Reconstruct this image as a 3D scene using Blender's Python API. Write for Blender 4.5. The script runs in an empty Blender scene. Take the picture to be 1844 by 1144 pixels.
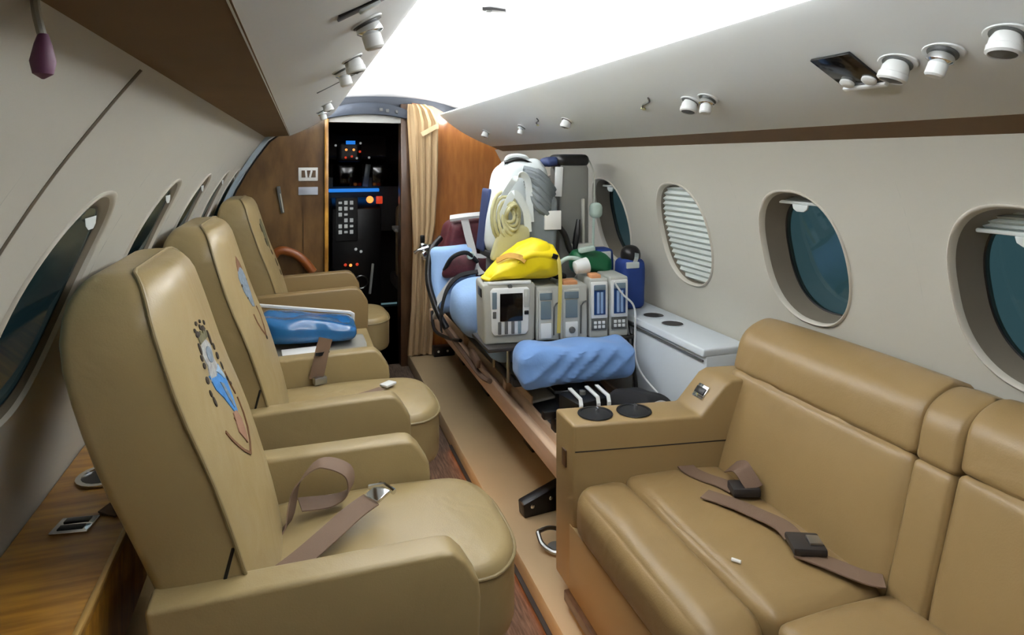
import bpy, bmesh, math, random
from mathutils import Vector, Matrix, noise
random.seed(7)
S = bpy.context.scene
COL = S.collection
PI = math.pi
def lin(c): return tuple(((v/255)/12.92 if v/255 <= .04045 else ((v/255+.055)/1.055)**2.4) for v in c)

# ------------------------------------------------------------------ camera, world, light, exposure
EYE = 1.38
cd = bpy.data.cameras.new('camera'); cam = bpy.data.objects.new('camera', cd); COL.objects.link(cam)
F = 1150.0
cd.sensor_fit = 'HORIZONTAL'; cd.sensor_width = 36.0; cd.lens = F/1844*36.0
cd.shift_y = -287/1844; cd.clip_start = .02; cd.clip_end = 60
cam.location = (0, 0, EYE); cam.rotation_euler = (PI/2, 0, -math.atan(382/F))
S.camera = cam
S.view_settings.view_transform = 'Standard'; S.view_settings.look = 'None'
S.view_settings.gamma = 1; S.view_settings.use_curve_mapping = False
S.view_settings.exposure = 0.0
w = bpy.data.worlds.new('hangar_night'); S.world = w; w.use_nodes = True
w.node_tree.nodes['Background'].inputs[0].default_value = (.075, .135, .148, 1)
w.node_tree.nodes['Background'].inputs[1].default_value = 1.0

def area(name, loc, rot, sx, sy, power, color):
    l = bpy.data.lights.new(name, 'AREA'); l.shape = 'RECTANGLE'; l.size = sx; l.size_y = sy
    l.energy = power; l.color = color
    o = bpy.data.objects.new(name, l); COL.objects.link(o); o.location = loc; o.rotation_euler = rot
    return o
COVE = (1.0, .985, .96)
# cove lamps lying in the troughs behind the upper edge of each overhead panel, washing the ceiling
area('cove_lamp', (.095, 1.95, 1.648), (PI, math.radians(50), 0), .04, 4.3, 68, COVE)
area('cove_lamp', (.985, 1.95, 1.642), (PI, math.radians(-50), 0), .04, 4.3, 68, COVE)

# ------------------------------------------------------------------ materials
def mat(name, rgb, rough=.5, metal=0, var=.06, vscale=6, bump=0, bscale=200, spec=.5, emit=None, estr=0,
        trans=0, alpha=1, stretch=None, rgb2=None, sheen=0, coat=0):
    m = bpy.data.materials.new(name); m.use_nodes = True
    nt = m.node_tree; b = nt.nodes['Principled BSDF']
    c = lin(rgb); c2 = lin(rgb2) if rgb2 else tuple(v*(1-2*var) for v in c)
    tc = nt.nodes.new('ShaderNodeTexCoord'); mp = nt.nodes.new('ShaderNodeMapping')
    nt.links.new(tc.outputs['Object'], mp.inputs[0])
    if stretch: mp.inputs['Scale'].default_value = stretch
    n = nt.nodes.new('ShaderNodeTexNoise'); n.inputs['Scale'].default_value = vscale; n.inputs['Detail'].default_value = 5
    nt.links.new(mp.outputs[0], n.inputs['Vector'])
    r = nt.nodes.new('ShaderNodeValToRGB'); r.color_ramp.elements[0].position = .35; r.color_ramp.elements[1].position = .68
    r.color_ramp.elements[0].color = (*c2, 1); r.color_ramp.elements[1].color = (*c, 1)
    nt.links.new(n.outputs[0], r.inputs[0]); nt.links.new(r.outputs[0], b.inputs['Base Color'])
    b.inputs['Roughness'].default_value = rough; b.inputs['Metallic'].default_value = metal
    b.inputs['Specular IOR Level'].default_value = spec
    if trans: b.inputs['Transmission Weight'].default_value = trans
    if sheen: b.inputs['Sheen Weight'].default_value = sheen
    if coat: b.inputs['Coat Weight'].default_value = coat; b.inputs['Coat Roughness'].default_value = .15
    if emit:
        b.inputs['Emission Color'].default_value = (*lin(emit), 1); b.inputs['Emission Strength'].default_value = estr
    if bump:
        n2 = nt.nodes.new('ShaderNodeTexNoise'); n2.inputs['Scale'].default_value = bscale; n2.inputs['Detail'].default_value = 3
        nt.links.new(mp.outputs[0], n2.inputs['Vector'])
        bp = nt.nodes.new('ShaderNodeBump'); bp.inputs['Strength'].default_value = bump; bp.inputs['Distance'].default_value = .004
        nt.links.new(n2.outputs[0], bp.inputs['Height']); nt.links.new(bp.outputs[0], b.inputs['Normal'])
    return m
def leather(name, rgb, rough=.42):
    m = mat(name, rgb, rough, var=.03, vscale=3.5, bump=.1, bscale=260)
    nt = m.node_tree; b = nt.nodes['Principled BSDF']
    # soft creases on top of the grain
    tc = nt.nodes.new('ShaderNodeTexCoord')
    n = nt.nodes.new('ShaderNodeTexNoise'); n.inputs['Scale'].default_value = 7; n.inputs['Detail'].default_value = 2; n.inputs['Distortion'].default_value = .8
    nt.links.new(tc.outputs['Object'], n.inputs['Vector'])
    bp = nt.nodes.new('ShaderNodeBump'); bp.inputs['Strength'].default_value = .25; bp.inputs['Distance'].default_value = .02
    nt.links.new(n.outputs[0], bp.inputs['Height'])
    old = b.inputs['Normal'].links[0].from_node
    nt.links.new(bp.outputs[0], old.inputs['Normal'])
    return m
def woodmat(name, rgb, rgb2, stretch, scale=5, rough=.35):
    m = mat(name, rgb, rough, vscale=scale, stretch=stretch, rgb2=rgb2, bump=.03, bscale=60, coat=.3)
    return m
M = {}
M['leather'] = leather('leather_tan', (157, 138, 96), .38)
M['leather_sofa'] = leather('leather_sofa_tan', (147, 122, 81), .38)
M['piping'] = mat('piping_tan', (140, 124, 86), .45)
M['arm_shell'] = mat('arm_shell_tan', (147, 123, 82), .4, var=.02)
M['wall'] = mat('wall_liner', (184, 182, 171), .6, var=.012, vscale=2, bump=.03, bscale=300)
M['ceil'] = mat('ceiling_liner', (238, 241, 246), .7, var=.01)
M['psu'] = mat('overhead_panel_white', (214, 218, 217), .45, var=.01)
M['soffit'] = mat('soffit_brown', (112, 88, 58), .8, var=.05)
M['platform'] = mat('platform_beige', (168, 148, 114), .55, var=.04, vscale=3, bump=.05, bscale=400)
M['carpet'] = mat('aisle_floor_brown', (112, 92, 76), .85, rgb2=(70, 56, 46), vscale=9, stretch=(14, 1.4, 1), bump=.5, bscale=300)
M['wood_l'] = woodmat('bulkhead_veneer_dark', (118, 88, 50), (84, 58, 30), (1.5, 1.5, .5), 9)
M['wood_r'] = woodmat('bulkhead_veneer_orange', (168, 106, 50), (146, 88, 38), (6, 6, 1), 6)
M['wood_ledge'] = woodmat('ledge_veneer', (206, 152, 62), (152, 104, 38), (1.6, 14, 3), 3, .3)
M['wood_edge'] = mat('ledge_edge_band', (196, 158, 92), .35)
M['wood_dark'] = woodmat('door_frame_wood', (92, 66, 44), (70, 48, 30), (5, 5, 1), 6)
M['trim_dark'] = mat('arch_trim_slate', (52, 60, 72), .5)
M['trim_pale'] = mat('arch_trim_pale_blue', (178, 194, 206), .5)
M['transom'] = mat('transom_grey', (168, 168, 162), .6)
M['reveal'] = mat('window_reveal', (116, 108, 94), .45, var=.02)
M['rim'] = mat('window_rim', (196, 192, 180), .45, var=.01)
M['shade'] = mat('pleated_shade', (196, 204, 200), .7, var=.02)
M['tab'] = mat('shade_tab', (220, 228, 226), .4)
M['black'] = mat('black_plastic', (16, 16, 18), .35, var=.1)
M['blackfab'] = mat('black_fabric', (20, 20, 24), .85, bump=.3, bscale=500)
M['chrome'] = mat('chrome', (225, 228, 230), .12, metal=1, var=.01)
M['steel'] = mat('dull_metal', (165, 166, 164), .3, metal=1, var=.05)
M['whiteplastic'] = mat('white_plastic', (225, 228, 226), .35, var=.01)
M['greyplastic'] = mat('monitor_grey', (168, 168, 158), .45, var=.03)
M['palegrey'] = mat('pump_grey', (182, 184, 176), .45, var=.03)
M['darkgrey'] = mat('dark_grey', (92, 94, 92), .5)
M['screen'] = mat('screen_black', (8, 8, 10), .1, spec=.6)
M['lcd'] = mat('lcd_blue_grey', (112, 130, 140), .25)
M['lcdblue'] = mat('pump_window_blue', (36, 66, 118), .2)
M['paleblue_strip'] = mat('pump_tube_pale_blue', (150, 178, 214), .3)
M['orange'] = mat('pump_lamp_orange', (224, 160, 112), .4)
M['bluecloth'] = mat('blue_sheet', (112, 152, 208), .85, var=.04, vscale=8, bump=.2, bscale=90, sheen=.2)
M['palebluecloth'] = mat('pale_blue_sheet', (150, 184, 228), .85, var=.04, vscale=8, bump=.2, bscale=90)
M['yellow'] = mat('yellow_bag_vinyl', (238, 214, 16), .5, var=.05, bump=.15, bscale=50)
M['maroon'] = mat('maroon_vinyl', (98, 42, 50), .5, var=.2, vscale=30, bump=.3, bscale=120)
M['strap'] = mat('grey_webbing', (190, 190, 188), .7, bump=.2, bscale=600)
M['belt'] = mat('belt_webbing', (120, 97, 78), .7, var=.05, bump=.3, bscale=700)
M['belt_dark'] = mat('belt_webbing_dark', (112, 88, 70), .7, bump=.3, bscale=700)
M['packwhite'] = mat('pack_white', (214, 222, 222), .6, bump=.1, bscale=120)
M['packgrey'] = mat('pack_grey', (120, 128, 132), .7, bump=.2, bscale=120)
M['packblue'] = mat('pack_navy', (34, 50, 92), .7)
M['khaki'] = mat('khaki_straps', (176, 172, 130), .7, bump=.2, bscale=300)
M['towergrey'] = mat('tower_grey', (116, 117, 112), .45, var=.04)
M['blue'] = mat('royal_blue_fabric', (26, 58, 130), .75, bump=.2, bscale=300)
M['green'] = mat('green_vinyl', (14, 98, 58), .5, var=.12, bump=.2, bscale=80)
M['clear'] = mat('pale_green_plastic', (184, 204, 194), .25, var=.02)
M['rail'] = mat('stretcher_rail_tan', (216, 184, 154), .45, var=.06, stretch=(10, 1, 10), vscale=4)
M['deck'] = mat('deck_grey', (138, 146, 152), .5)
M['tray'] = mat('tray_pale', (196, 194, 184), .4)
M['cab_white'] = mat('side_cabinet_white', (206, 214, 220), .4, var=.01)
M['bluebag'] = mat('blue_plastic_bag', (42, 110, 166), .22, var=.12, vscale=12, bump=.25, bscale=30, coat=.5)
M['paper'] = mat('white_paper', (236, 236, 232), .6, var=.01)
M['greycloth'] = mat('grey_cloth', (148, 146, 136), .85, bump=.2, bscale=200)
M['curtain'] = mat('curtain_beige', (184, 158, 120), .8, var=.02, stretch=(4, 4, .6), vscale=5, bump=.2, bscale=300)
M['curtain_band'] = mat('curtain_band', (216, 194, 152), .7)
M['crest_white'] = mat('thread_grey_white', (176, 176, 172), .8, var=.2, vscale=90, bump=.4, bscale=500)
M['crest_blue'] = mat('thread_blue', (64, 136, 204), .8, var=.15, vscale=60, bump=.4, bscale=500)
M['crest_pale'] = mat('thread_pale_blue', (150, 178, 204), .8, bump=.4, bscale=500)
M['crest_black'] = mat('thread_dark', (48, 38, 24), .8, bump=.4, bscale=500)
M['crest_red'] = mat('thread_red_brown', (150, 112, 88), .8, bump=.4, bscale=500)
M['crest_brown'] = mat('thread_brown', (110, 74, 44), .8, bump=.4, bscale=500)
M['crest_steel'] = mat('thread_steel_blue', (124, 138, 150), .8, var=.2, vscale=80, bump=.4, bscale=500)
M['crest_olive'] = mat('thread_olive', (112, 108, 76), .8, var=.2, vscale=60, bump=.4, bscale=500)
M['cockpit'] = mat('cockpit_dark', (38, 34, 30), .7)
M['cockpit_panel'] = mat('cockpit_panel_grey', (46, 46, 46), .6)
M['glow_blue'] = mat('blue_strip_light', (30, 90, 170), .4, emit=(40, 130, 230), estr=.9)
M['glow_orange'] = mat('orange_lamp', (230, 150, 80), .4, emit=(255, 150, 70), estr=1.6)
M['glow_red'] = mat('red_lamp', (180, 50, 30), .4, emit=(230, 70, 40), estr=.6)
M['key'] = mat('pale_keys', (206, 208, 204), .4, emit=(220, 225, 225), estr=.25)
M['step_glow'] = mat('step_light_amber', (255, 170, 90), .5, emit=(255, 160, 90), estr=5)
M['marble'] = mat('counter_speckled_grey', (128, 128, 124), .4, var=.3, vscale=60)
M['purple'] = mat('purple_tag', (96, 50, 78), .5)
M['seatdark'] = mat('seat_mechanism', (44, 40, 38), .5)
M['redbrown'] = mat('wood_bow', (140, 78, 34), .35)
g = bpy.data.materials.new('window_glass'); g.use_nodes = True
nt = g.node_tree; nt.nodes.clear()
o_ = nt.nodes.new('ShaderNodeOutputMaterial'); mx = nt.nodes.new('ShaderNodeMixShader'); tr = nt.nodes.new('ShaderNodeBsdfTransparent'); gl = nt.nodes.new('ShaderNodeBsdfGlossy'); fr = nt.nodes.new('ShaderNodeMath'); lw = nt.nodes.new('ShaderNodeLayerWeight'); fr.operation = 'POWER'; fr.inputs[1].default_value = 1.9; lw.inputs[0].default_value = .5; nt.links.new(lw.outputs['Facing'], fr.inputs[0])
tr.inputs[0].default_value = (.62, .72, .74, 1); gl.inputs['Roughness'].default_value = .04; gl.inputs['Color'].default_value = (.3, .34, .35, 1)
nt.links.new(fr.outputs[0], mx.inputs[0]); nt.links.new(tr.outputs[0], mx.inputs[1]); nt.links.new(gl.outputs[0], mx.inputs[2]); nt.links.new(mx.outputs[0], o_.inputs[0])
M['glass'] = g

# ------------------------------------------------------------------ mesh helpers
class G:
    def __init__(s): s.v = []; s.f = []
    def add(s, v, f):
        n = len(s.v); s.v += [tuple(p) for p in v]; s.f += [tuple(i+n for i in q) for q in f]; return s
    def box(s, c, d, R=None):
        x, y, z = (k/2 for k in d); v = []
        for p in ((-x,-y,-z),(x,-y,-z),(x,y,-z),(-x,y,-z),(-x,-y,z),(x,-y,z),(x,y,z),(-x,y,z)):
            p = Vector(p)
            if R: p = R @ p
            v.append(p + Vector(c))
        return s.add(v, [(3,2,1,0),(4,5,6,7),(0,1,5,4),(1,2,6,5),(2,3,7,6),(3,0,4,7)])
    def loft(s, rings, cap=True, closed=True):
        n = len(rings[0]); v = [p for r in rings for p in r]; f = []
        for i in range(len(rings)-1):
            for j in range(n if closed else n-1):
                k = (j+1) % n
                f.append((i*n+j, i*n+k, (i+1)*n+k, (i+1)*n+j))
        if cap and closed:
            f.append(tuple(reversed(range(n)))); f.append(tuple((len(rings)-1)*n+j for j in range(n)))
        return s.add(v, f)
    def tube(s, pts, r, n=10, closed=False):
        pts = [Vector(p) for p in pts]; rings = []
        L = len(pts); up = None
        for i, p in enumerate(pts):
            a = pts[(i-1) % L] if (closed or i > 0) else p; b = pts[(i+1) % L] if (closed or i < L-1) else p
            t = (b-a).normalized()
            if up is None:
                up = Vector((0,0,1)) if abs(t.z) < .9 else Vector((1,0,0))
            u = t.cross(up).normalized(); w_ = u.cross(t).normalized(); up = w_
            rr = r[i] if isinstance(r, (list, tuple)) else r
            rings.append([p + u*math.cos(2*PI*k/n)*rr + w_*math.sin(2*PI*k/n)*rr for k in range(n)])
        if closed: rings.append(rings[0])
        return s.loft(rings, cap=not closed)
    def ribbon(s, pts, width, th=.003, wdir=None):
        # flat strap through pts; wdir(i) or constant gives the width direction
        pts = [Vector(p) for p in pts]; rings = []
        for i, p in enumerate(pts):
            a = pts[max(i-1, 0)]; b = pts[min(i+1, len(pts)-1)]; t = (b-a).normalized()
            wd = Vector(wdir[i] if isinstance(wdir, list) else wdir).normalized()
            wd = (wd - t*wd.dot(t)).normalized(); nn = t.cross(wd).normalized()
            h = width/2; q = th/2
            rings.append([p+wd*h+nn*q, p-wd*h+nn*q, p-wd*h-nn*q, p+wd*h-nn*q])
        return s.loft(rings)
    def prism(s, poly, axis, a, b):
        def P(u, v, t): return {'x': (t, u, v), 'y': (u, t, v), 'z': (u, v, t)}[axis]
        return s.loft([[P(u, v, a) for u, v in poly], [P(u, v, b) for u, v in poly]])
    def lathe(s, prof, c=(0,0,0), R=None, n=20):
        rings = []
        for r, z in prof:
            ring = []
            for k in range(n):
                p = Vector((r*math.cos(2*PI*k/n), r*math.sin(2*PI*k/n), z))
                if R: p = R @ p
                ring.append(p + Vector(c))
            rings.append(ring)
        return s.loft(rings)
    def build(s, name, m, parent=None, bevel=0, seg=2, angle=40, smooth=True, fn=None, weld=False):
        me = bpy.data.meshes.new(name)
        bm = bmesh.new()
        vs = [bm.verts.new(p) for p in s.v]
        for q in s.f:
            try: bm.faces.new([vs[i] for i in q])
            except ValueError: pass
        if weld: bmesh.ops.remove_doubles(bm, verts=bm.verts, dist=1e-5)
        bmesh.ops.recalc_face_normals(bm, faces=bm.faces)
        if bevel:
            es = [e for e in bm.edges if len(e.link_faces) == 2 and e.calc_face_angle(0) > .5]
            bmesh.ops.bevel(bm, geom=es, offset=bevel, segments=seg, profile=.5, affect='EDGES', clamp_overlap=True)
        if fn:
            for q in bm.verts: q.co = Vector(fn(q.co.x, q.co.y, q.co.z))
        bm.to_mesh(me); bm.free()
        if smooth:
            me.shade_smooth(); me.set_sharp_from_angle(angle=math.radians(angle))
        me.materials.append(M[m] if isinstance(m, str) else m)
        o = bpy.data.objects.new(name, me); COL.objects.link(o)
        if parent is not None: o.parent = parent
        return o
def softbox(c, d, r, n=12, fn=None, R=None, puff=0):
    """a padded box: rounded edges, slightly domed faces; fn deforms local points (unit-size coords given too)"""
    g_ = G(); hx, hy, hz = (k/2 for k in d); r = min(r, hx*.98, hy*.98, hz*.98)
    def spread(t): return math.copysign(1-(1-abs(t))**1.6, t)
    idx = {}
    def vert(a, b, cc):
        key = (round(a, 5), round(b, 5), round(cc, 5))
        if key in idx: return idx[key]
        p = Vector((a*hx, b*hy, cc*hz))
        q = Vector((max(-hx+r, min(hx-r, p.x)), max(-hy+r, min(hy-r, p.y)), max(-hz+r, min(hz-r, p.z))))
        dd = p-q
        if dd.length > 1e-9:
            # push onto rounded surface
            mx_ = max(abs(dd.x), abs(dd.y), abs(dd.z)); p = q + dd.normalized()*r*(mx_/r if mx_ < r else 1)
        if puff:
            e = (1-a*a*.98)*(1-b*b*.98) if abs(cc) == 1 else (1-b*b*.98)*(1-cc*cc*.98) if abs(a) == 1 else (1-a*a*.98)*(1-cc*cc*.98)
            k = puff*max(e, 0)**.6
            if abs(cc) == 1: p.z += math.copysign(k, cc)
            elif abs(a) == 1: p.x += math.copysign(k, a)
            else: p.y += math.copysign(k, b)
        if fn: p = Vector(fn(p, a, b, cc))
        if R: p = R @ p
        idx[key] = len(g_.v); g_.v.append(tuple(p + Vector(c))); return idx[key]
    ts = [spread(-1+2*i/n) for i in range(n+1)]
    for ax in range(3):
        for sg in (-1, 1):
            for i in range(n):
                for j in range(n):
                    q = []
                    for (u, v) in ((ts[i], ts[j]), (ts[i+1], ts[j]), (ts[i+1], ts[j+1]), (ts[i], ts[j+1])):
                        k = [0, 0, 0]; k[ax] = sg; k[(ax+1) % 3] = u; k[(ax+2) % 3] = v
                        q.append(vert(*k))
                    g_.f.append(tuple(q if sg > 0 else reversed(q)))
    return g_
def wr(p, sc, amp, seed=0):
    return noise.noise(Vector((p[0]*sc+seed, p[1]*sc+seed*.7, p[2]*sc)))*amp
def interp(tab, t):
    if t <= tab[0][0]: return tab[0][1]
    for (a, b), (c, d) in zip(tab, tab[1:]):
        if t <= c:
            k = (t-a)/(c-a); return b+(d-b)*k
    return tab[-1][1]
def smooth_tab(tab):
    # monotone-ish cubic through (t, v) pairs
    n = len(tab); m = []
    for i in range(n):
        a = tab[max(i-1, 0)]; b = tab[min(i+1, n-1)]; m.append((b[1]-a[1])/(b[0]-a[0]))
    def f(t):
        if t <= tab[0][0]: return tab[0][1]+m[0]*(t-tab[0][0])
        for i in range(n-1):
            if t <= tab[i+1][0]:
                h = tab[i+1][0]-tab[i][0]; k = (t-tab[i][0])/h
                return ((2*k**3-3*k*k+1)*tab[i][1]+(k**3-2*k*k+k)*h*m[i]+(-2*k**3+3*k*k)*tab[i+1][1]+(k**3-k*k)*h*m[i+1])
        return tab[-1][1]+m[-1]*(t-tab[-1][0])
    return f
def tag(o, label=None, cat=None, group=None, kind=None):
    if label: o['label'] = label
    if cat: o['category'] = cat
    if group: o['group'] = group
    if kind: o['kind'] = kind
    return o
def thing(name, label, cat, loc=(0,0,0), rz=0, group=None):
    o = bpy.data.objects.new(name, None); o.empty_display_size = .05; COL.objects.link(o)
    o.location = loc; o.rotation_euler = (0, 0, rz)
    return tag(o, label, cat, group)
def struct(o): o['kind'] = 'structure'; return o
def RX(d): return Matrix.Rotation(math.radians(d), 3, 'X')
def RY(d): return Matrix.Rotation(math.radians(d), 3, 'Y')
def RZ(d): return Matrix.Rotation(math.radians(d), 3, 'Z')

# ------------------------------------------------------------------ room shell
Y0, Y1 = -1.5, 4.3
profL = smooth_tab([(0,-.50),(.3,-.54),(.6,-.56),(.95,-.49),(1.15,-.42),(1.32,-.33),(1.44,-.25),(1.56,-.16)])
profR = smooth_tab([(0,1.40),(.3,1.45),(.6,1.48),(.8,1.48),(.95,1.455),(1.1,1.425),(1.28,1.37),(1.42,1.30),(1.56,1.22)])
struct(G().box((.2, 1.7, -.03), (1.5, 8.6, .06)).build('floor', 'carpet'))
fl = bpy.data.objects['floor']
pg = G().box((1.05, 1.4, .04), (.74, 5.75, .08)).build('raised_platform', 'platform', fl, bevel=.012)

WA, WB, NP = .165, .197, 2.35        # window half width, half height, superellipse power
def oval(a, b, k, n=64):
    t = 2*PI*k/n; c_, s_ = math.cos(t), math.sin(t)
    return (a*math.copysign(abs(c_)**(2/NP), c_), b*math.copysign(abs(s_)**(2/NP), s_))
def build_wall(name, prof, ycs, sgn, zc=1.082, top=1.52):
    g_ = G(); zlo, zhi = zc-.25, zc+.25; hy = .25
    def P(y, z): return (prof(z), y, z)
    def grid(ya, yb, za, zb, ny, nz):
        v = [P(ya+(yb-ya)*i/ny, za+(zb-za)*j/nz) for i in range(ny+1) for j in range(nz+1)]
        f = [(i*(nz+1)+j, (i+1)*(nz+1)+j, (i+1)*(nz+1)+j+1, i*(nz+1)+j+1) for i in range(ny) for j in range(nz)]
        g_.add(v, f)
    grid(Y0, Y1, 0, zlo, 1, 14); grid(Y0, Y1, zhi, top, 1, 8)
    ya = Y0
    for yc in ycs:
        if yc-hy > ya: grid(ya, yc-hy, zlo, zhi, 1, 10)
        ya = yc+hy
        N = 64; rings = []
        for q in range(7):
            ring = []; t = q/6
            for k in range(N):
                oy, oz = oval(WA, WB, k)
                a = 2*PI*k/N; cx, cz = math.cos(a), math.sin(a); m_ = max(abs(cx), abs(cz))
                by, bz = cx/m_*hy, cz/m_*.25
                ring.append(P(yc+oy+(by-oy)*t, zc+oz+(bz-oz)*t))
            rings.append(ring)
        g_.loft(rings, cap=False)
    grid(ya, Y1, zlo, zhi, 1, 10)
    return struct(g_.build(name, 'wall', weld=True, angle=60))
winL = [.63, 1.33, 2.04, 2.72, 3.40, 3.98]
winR = [.30, .91, 1.54, 2.16, 2.77, 3.40]
build_wall('wall_left', profL, winL, -1, zc=1.115, top=1.515)
build_wall('wall_right', profR, winR, 1, top=1.44)
def make_window(n, prof, yc, sgn, zc=1.082, mode='tab', dp=1.0):
    N = 64
    def ring(s_, out, dz=0):
        r_ = []
        for k in range(N):
            oy, oz = oval(WA*s_, WB*s_, k); z = zc+oz
            r_.append((prof(z)+sgn*out*(dp if out > 0 else 1), yc+oy, z+dz))
        return r_
    rev = G().loft([ring(1.0, .0), ring(.985, .012), ring(.955, .04), ring(.93, .062), ring(.9, .085), ring(.9, .1)], cap=False)
    w_ = struct(rev.build('window_%d' % n, 'reveal', angle=70))
    rim = G(); rim.loft([ring(1.045, .002), ring(1.04, -.005), ring(1.02, -.007), ring(1.0, -.003), ring(.985, .012)], cap=False)
    rim.build('rim', 'rim', w_, angle=70)
    G().loft([ring(.905, .080), ring(.885, .082), ring(.885, .087), ring(.905, .087)], cap=False).build('gasket', 'black', w_)
    p = G(); a = ring(.91, .088); b = ring(.91, .092); p.loft([a, b]); p.build('pane', 'glass', w_)
    if mode == 'closed':
        g_ = G(); nz = 34; rows = []
        for i in range(nz+1):
            z = zc-WB*.965+2*WB*.965*i/nz
            hw = WA*.965*(max(0, 1-abs((z-zc)/(WB*.985))**NP))**(1/NP)
            out = .018 if i % 2 else .030
            rows.append([(prof(z)+sgn*out, yc-hw+2*hw*j/8, z) for j in range(9)])
        g_.loft(rows, closed=False)
        rows2 = [[(x+sgn*.002, y, z) for x, y, z in r_] for r_ in rows]; g_.loft(rows2, closed=False)
        g_.build('pleated_shade', 'shade', w_, smooth=False)
    else:
        drop = .055 if mode == 'part' else .03
        z0 = zc+WB*.97; z1 = zc+WB-drop; g_ = G(); rows = []
        for i in range(9):
            z = z0+(z1-z0)*i/8; hw = WA*.955*(max(0, 1-abs((z-zc)/(WB))**NP))**(1/NP)
            out = (.05 if i % 2 else .062)*dp
            rows.append([(prof(z)+sgn*out, yc-hw+2*hw*j/8, z) for j in range(9)])
        g_.loft(rows, closed=False)
        hw *= .98
        if dp > .5: g_.build('pleated_shade', 'shade', w_, smooth=False)
        if dp > .5: G().box((prof(z1)+sgn*.052*dp, yc, z1-.004), (.02*dp, 2*hw, .01)).build('shade_bar', 'tab', w_, bevel=.003)
        tb = [(yc-.032, 0), (yc+.032, 0), (yc+.028, -.014), (yc+.014, -.022), (yc-.014, -.022), (yc-.028, -.014)]
        G().prism([(y, z1-.008+dz) for y, dz in tb], 'x', prof(z1)+sgn*.036*dp, prof(z1)+sgn*.043*dp).build('shade_tab', 'tab', w_, bevel=.002)
    return w_
k = 1
for yc in winL: make_window(k, profL, yc, -1, zc=1.115, dp=.13); k += 1
for yc, md in zip(winR, ('tab', 'part', 'tab', 'closed', 'tab', 'tab')): make_window(k, profR, yc, 1, mode=md); k += 1

# ceiling and overhead panels
rows = []
for i in range(17):
    x = .0+1.08*i/16; u = (x-.54)/.54
    rows.append([(x, Y0, 1.79-.09*abs(u)**2.6), (x, Y1, 1.79-.09*abs(u)**2.6)])
g_ = G().loft(rows, closed=False)
g_.loft([[(a[0], a[1], a[2]+.03) for a in r_] for r_ in rows], closed=False)
struct(g_.build('ceiling', 'ceil', angle=60))
def overhead(name, up, lip, wall, wallz, ya, yb, bulge):
    # upper edge -> rounded lip -> soffit -> wall ; white face and brown soffit are two meshes
    face = []; n = 14
    d = Vector((lip[0]-up[0], lip[1]-up[1])); nrm = Vector((-d.y, d.x)).normalized()
    if nrm.y > 0: nrm = -nrm
    for i in range(n+1):
        t = i/n; b = bulge*math.sin(PI*t**.9)
        face.append((up[0]+d.x*t+nrm.x*b, up[1]+d.y*t+nrm.y*b))
    back = [(x-nrm.x*.012, z-nrm.y*.012+.004) for x, z in reversed(face)]
    poly = [(up[0]-d.normalized().x*.004, up[1]+.006)]+face+back
    o = struct(G().prism(poly, 'y', ya, yb).build(name, 'psu', angle=50))
    sg = 1 if wall > lip[0] else -1
    sf = [(lip[0]-sg*.004, lip[1]+.001), (wall, wallz), (wall+sg*.02, wallz+.03), (lip[0]-sg*.004, lip[1]+.02)]
    G().prism(sf, 'y', ya, yb).build('soffit', 'soffit', o, angle=30)
    return o
trL = overhead('trim_1', (.20, 1.662), (-.06, 1.515), profL(1.508), 1.508, Y0, 4.1, .012)
trR = overhead('trim_2', (.87, 1.657), (1.22, 1.457), profR(1.427), 1.427, Y0, 4.1, .02)
# wall panel joint on the left side wall
jt = [(profL(z)+.001, .98, z) for z in [1.0+.02*i for i in range(26)]]
G().tube(jt, .003, 6).build('panel_joint', 'reveal', bpy.data.objects['wall_left'])
# front bulkhead
DX0, DX1, DZ = .165, .637, 1.612
wf = thing('wall_front', None, None, (0, 0, 0)); wf['kind'] = 'structure'
zs = [.0, .2, .4, .6, .8, 1.0, 1.15, 1.3, 1.4, 1.5]
polyL = [(DX0-.012, 0)]+[(profL(z)-.0, z) for z in zs]+[(-.08, 1.56), (DX0-.012, 1.70)]
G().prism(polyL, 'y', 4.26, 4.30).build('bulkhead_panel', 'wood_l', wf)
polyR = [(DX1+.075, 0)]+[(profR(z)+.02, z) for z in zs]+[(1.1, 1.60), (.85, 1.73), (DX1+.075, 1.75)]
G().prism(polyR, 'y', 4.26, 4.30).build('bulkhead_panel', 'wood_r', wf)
G().box((DX0-.004, 4.27, .86), (.024, .09, 1.72)).build('door_jamb', 'wood_ledge', wf, bevel=.003)
G().box((DX1+.035, 4.30, .87), (.075, .12, 1.74)).build('door_jamb', 'wood_dark', wf, bevel=.004)
# arched header: grey transom, slate trim above
hx = [DX0+(DX1-DX0+.07)*i/12 for i in range(13)]
def arc(x, z0, h): return z0+h*(1-((x-(DX0+DX1+.06)/2)/((DX1-DX0+.08)/2))**2)
tp = [(x, DZ) for x in hx]+[(x, arc(x, DZ+.018, .035)) for x in reversed(hx)]
G().prism(tp, 'y', 4.25, 4.29).build('transom', 'transom', wf)
tp = [(x, arc(x, DZ+.018, .035)) for x in hx]+[(x, arc(x, DZ+.07, .06)) for x in reversed(hx)]
G().prism(tp, 'y', 4.20, 4.29).build('header_trim', 'trim_dark', wf, bevel=.004)
for i, (x, s_) in enumerate(((.50, .022), (.54, .022), (.60, .016))):
    G().box((x, 4.195, 1.695-.006*i), (s_, .012, .022)).build('header_fitting', 'darkgrey', wf, bevel=.003)
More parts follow.
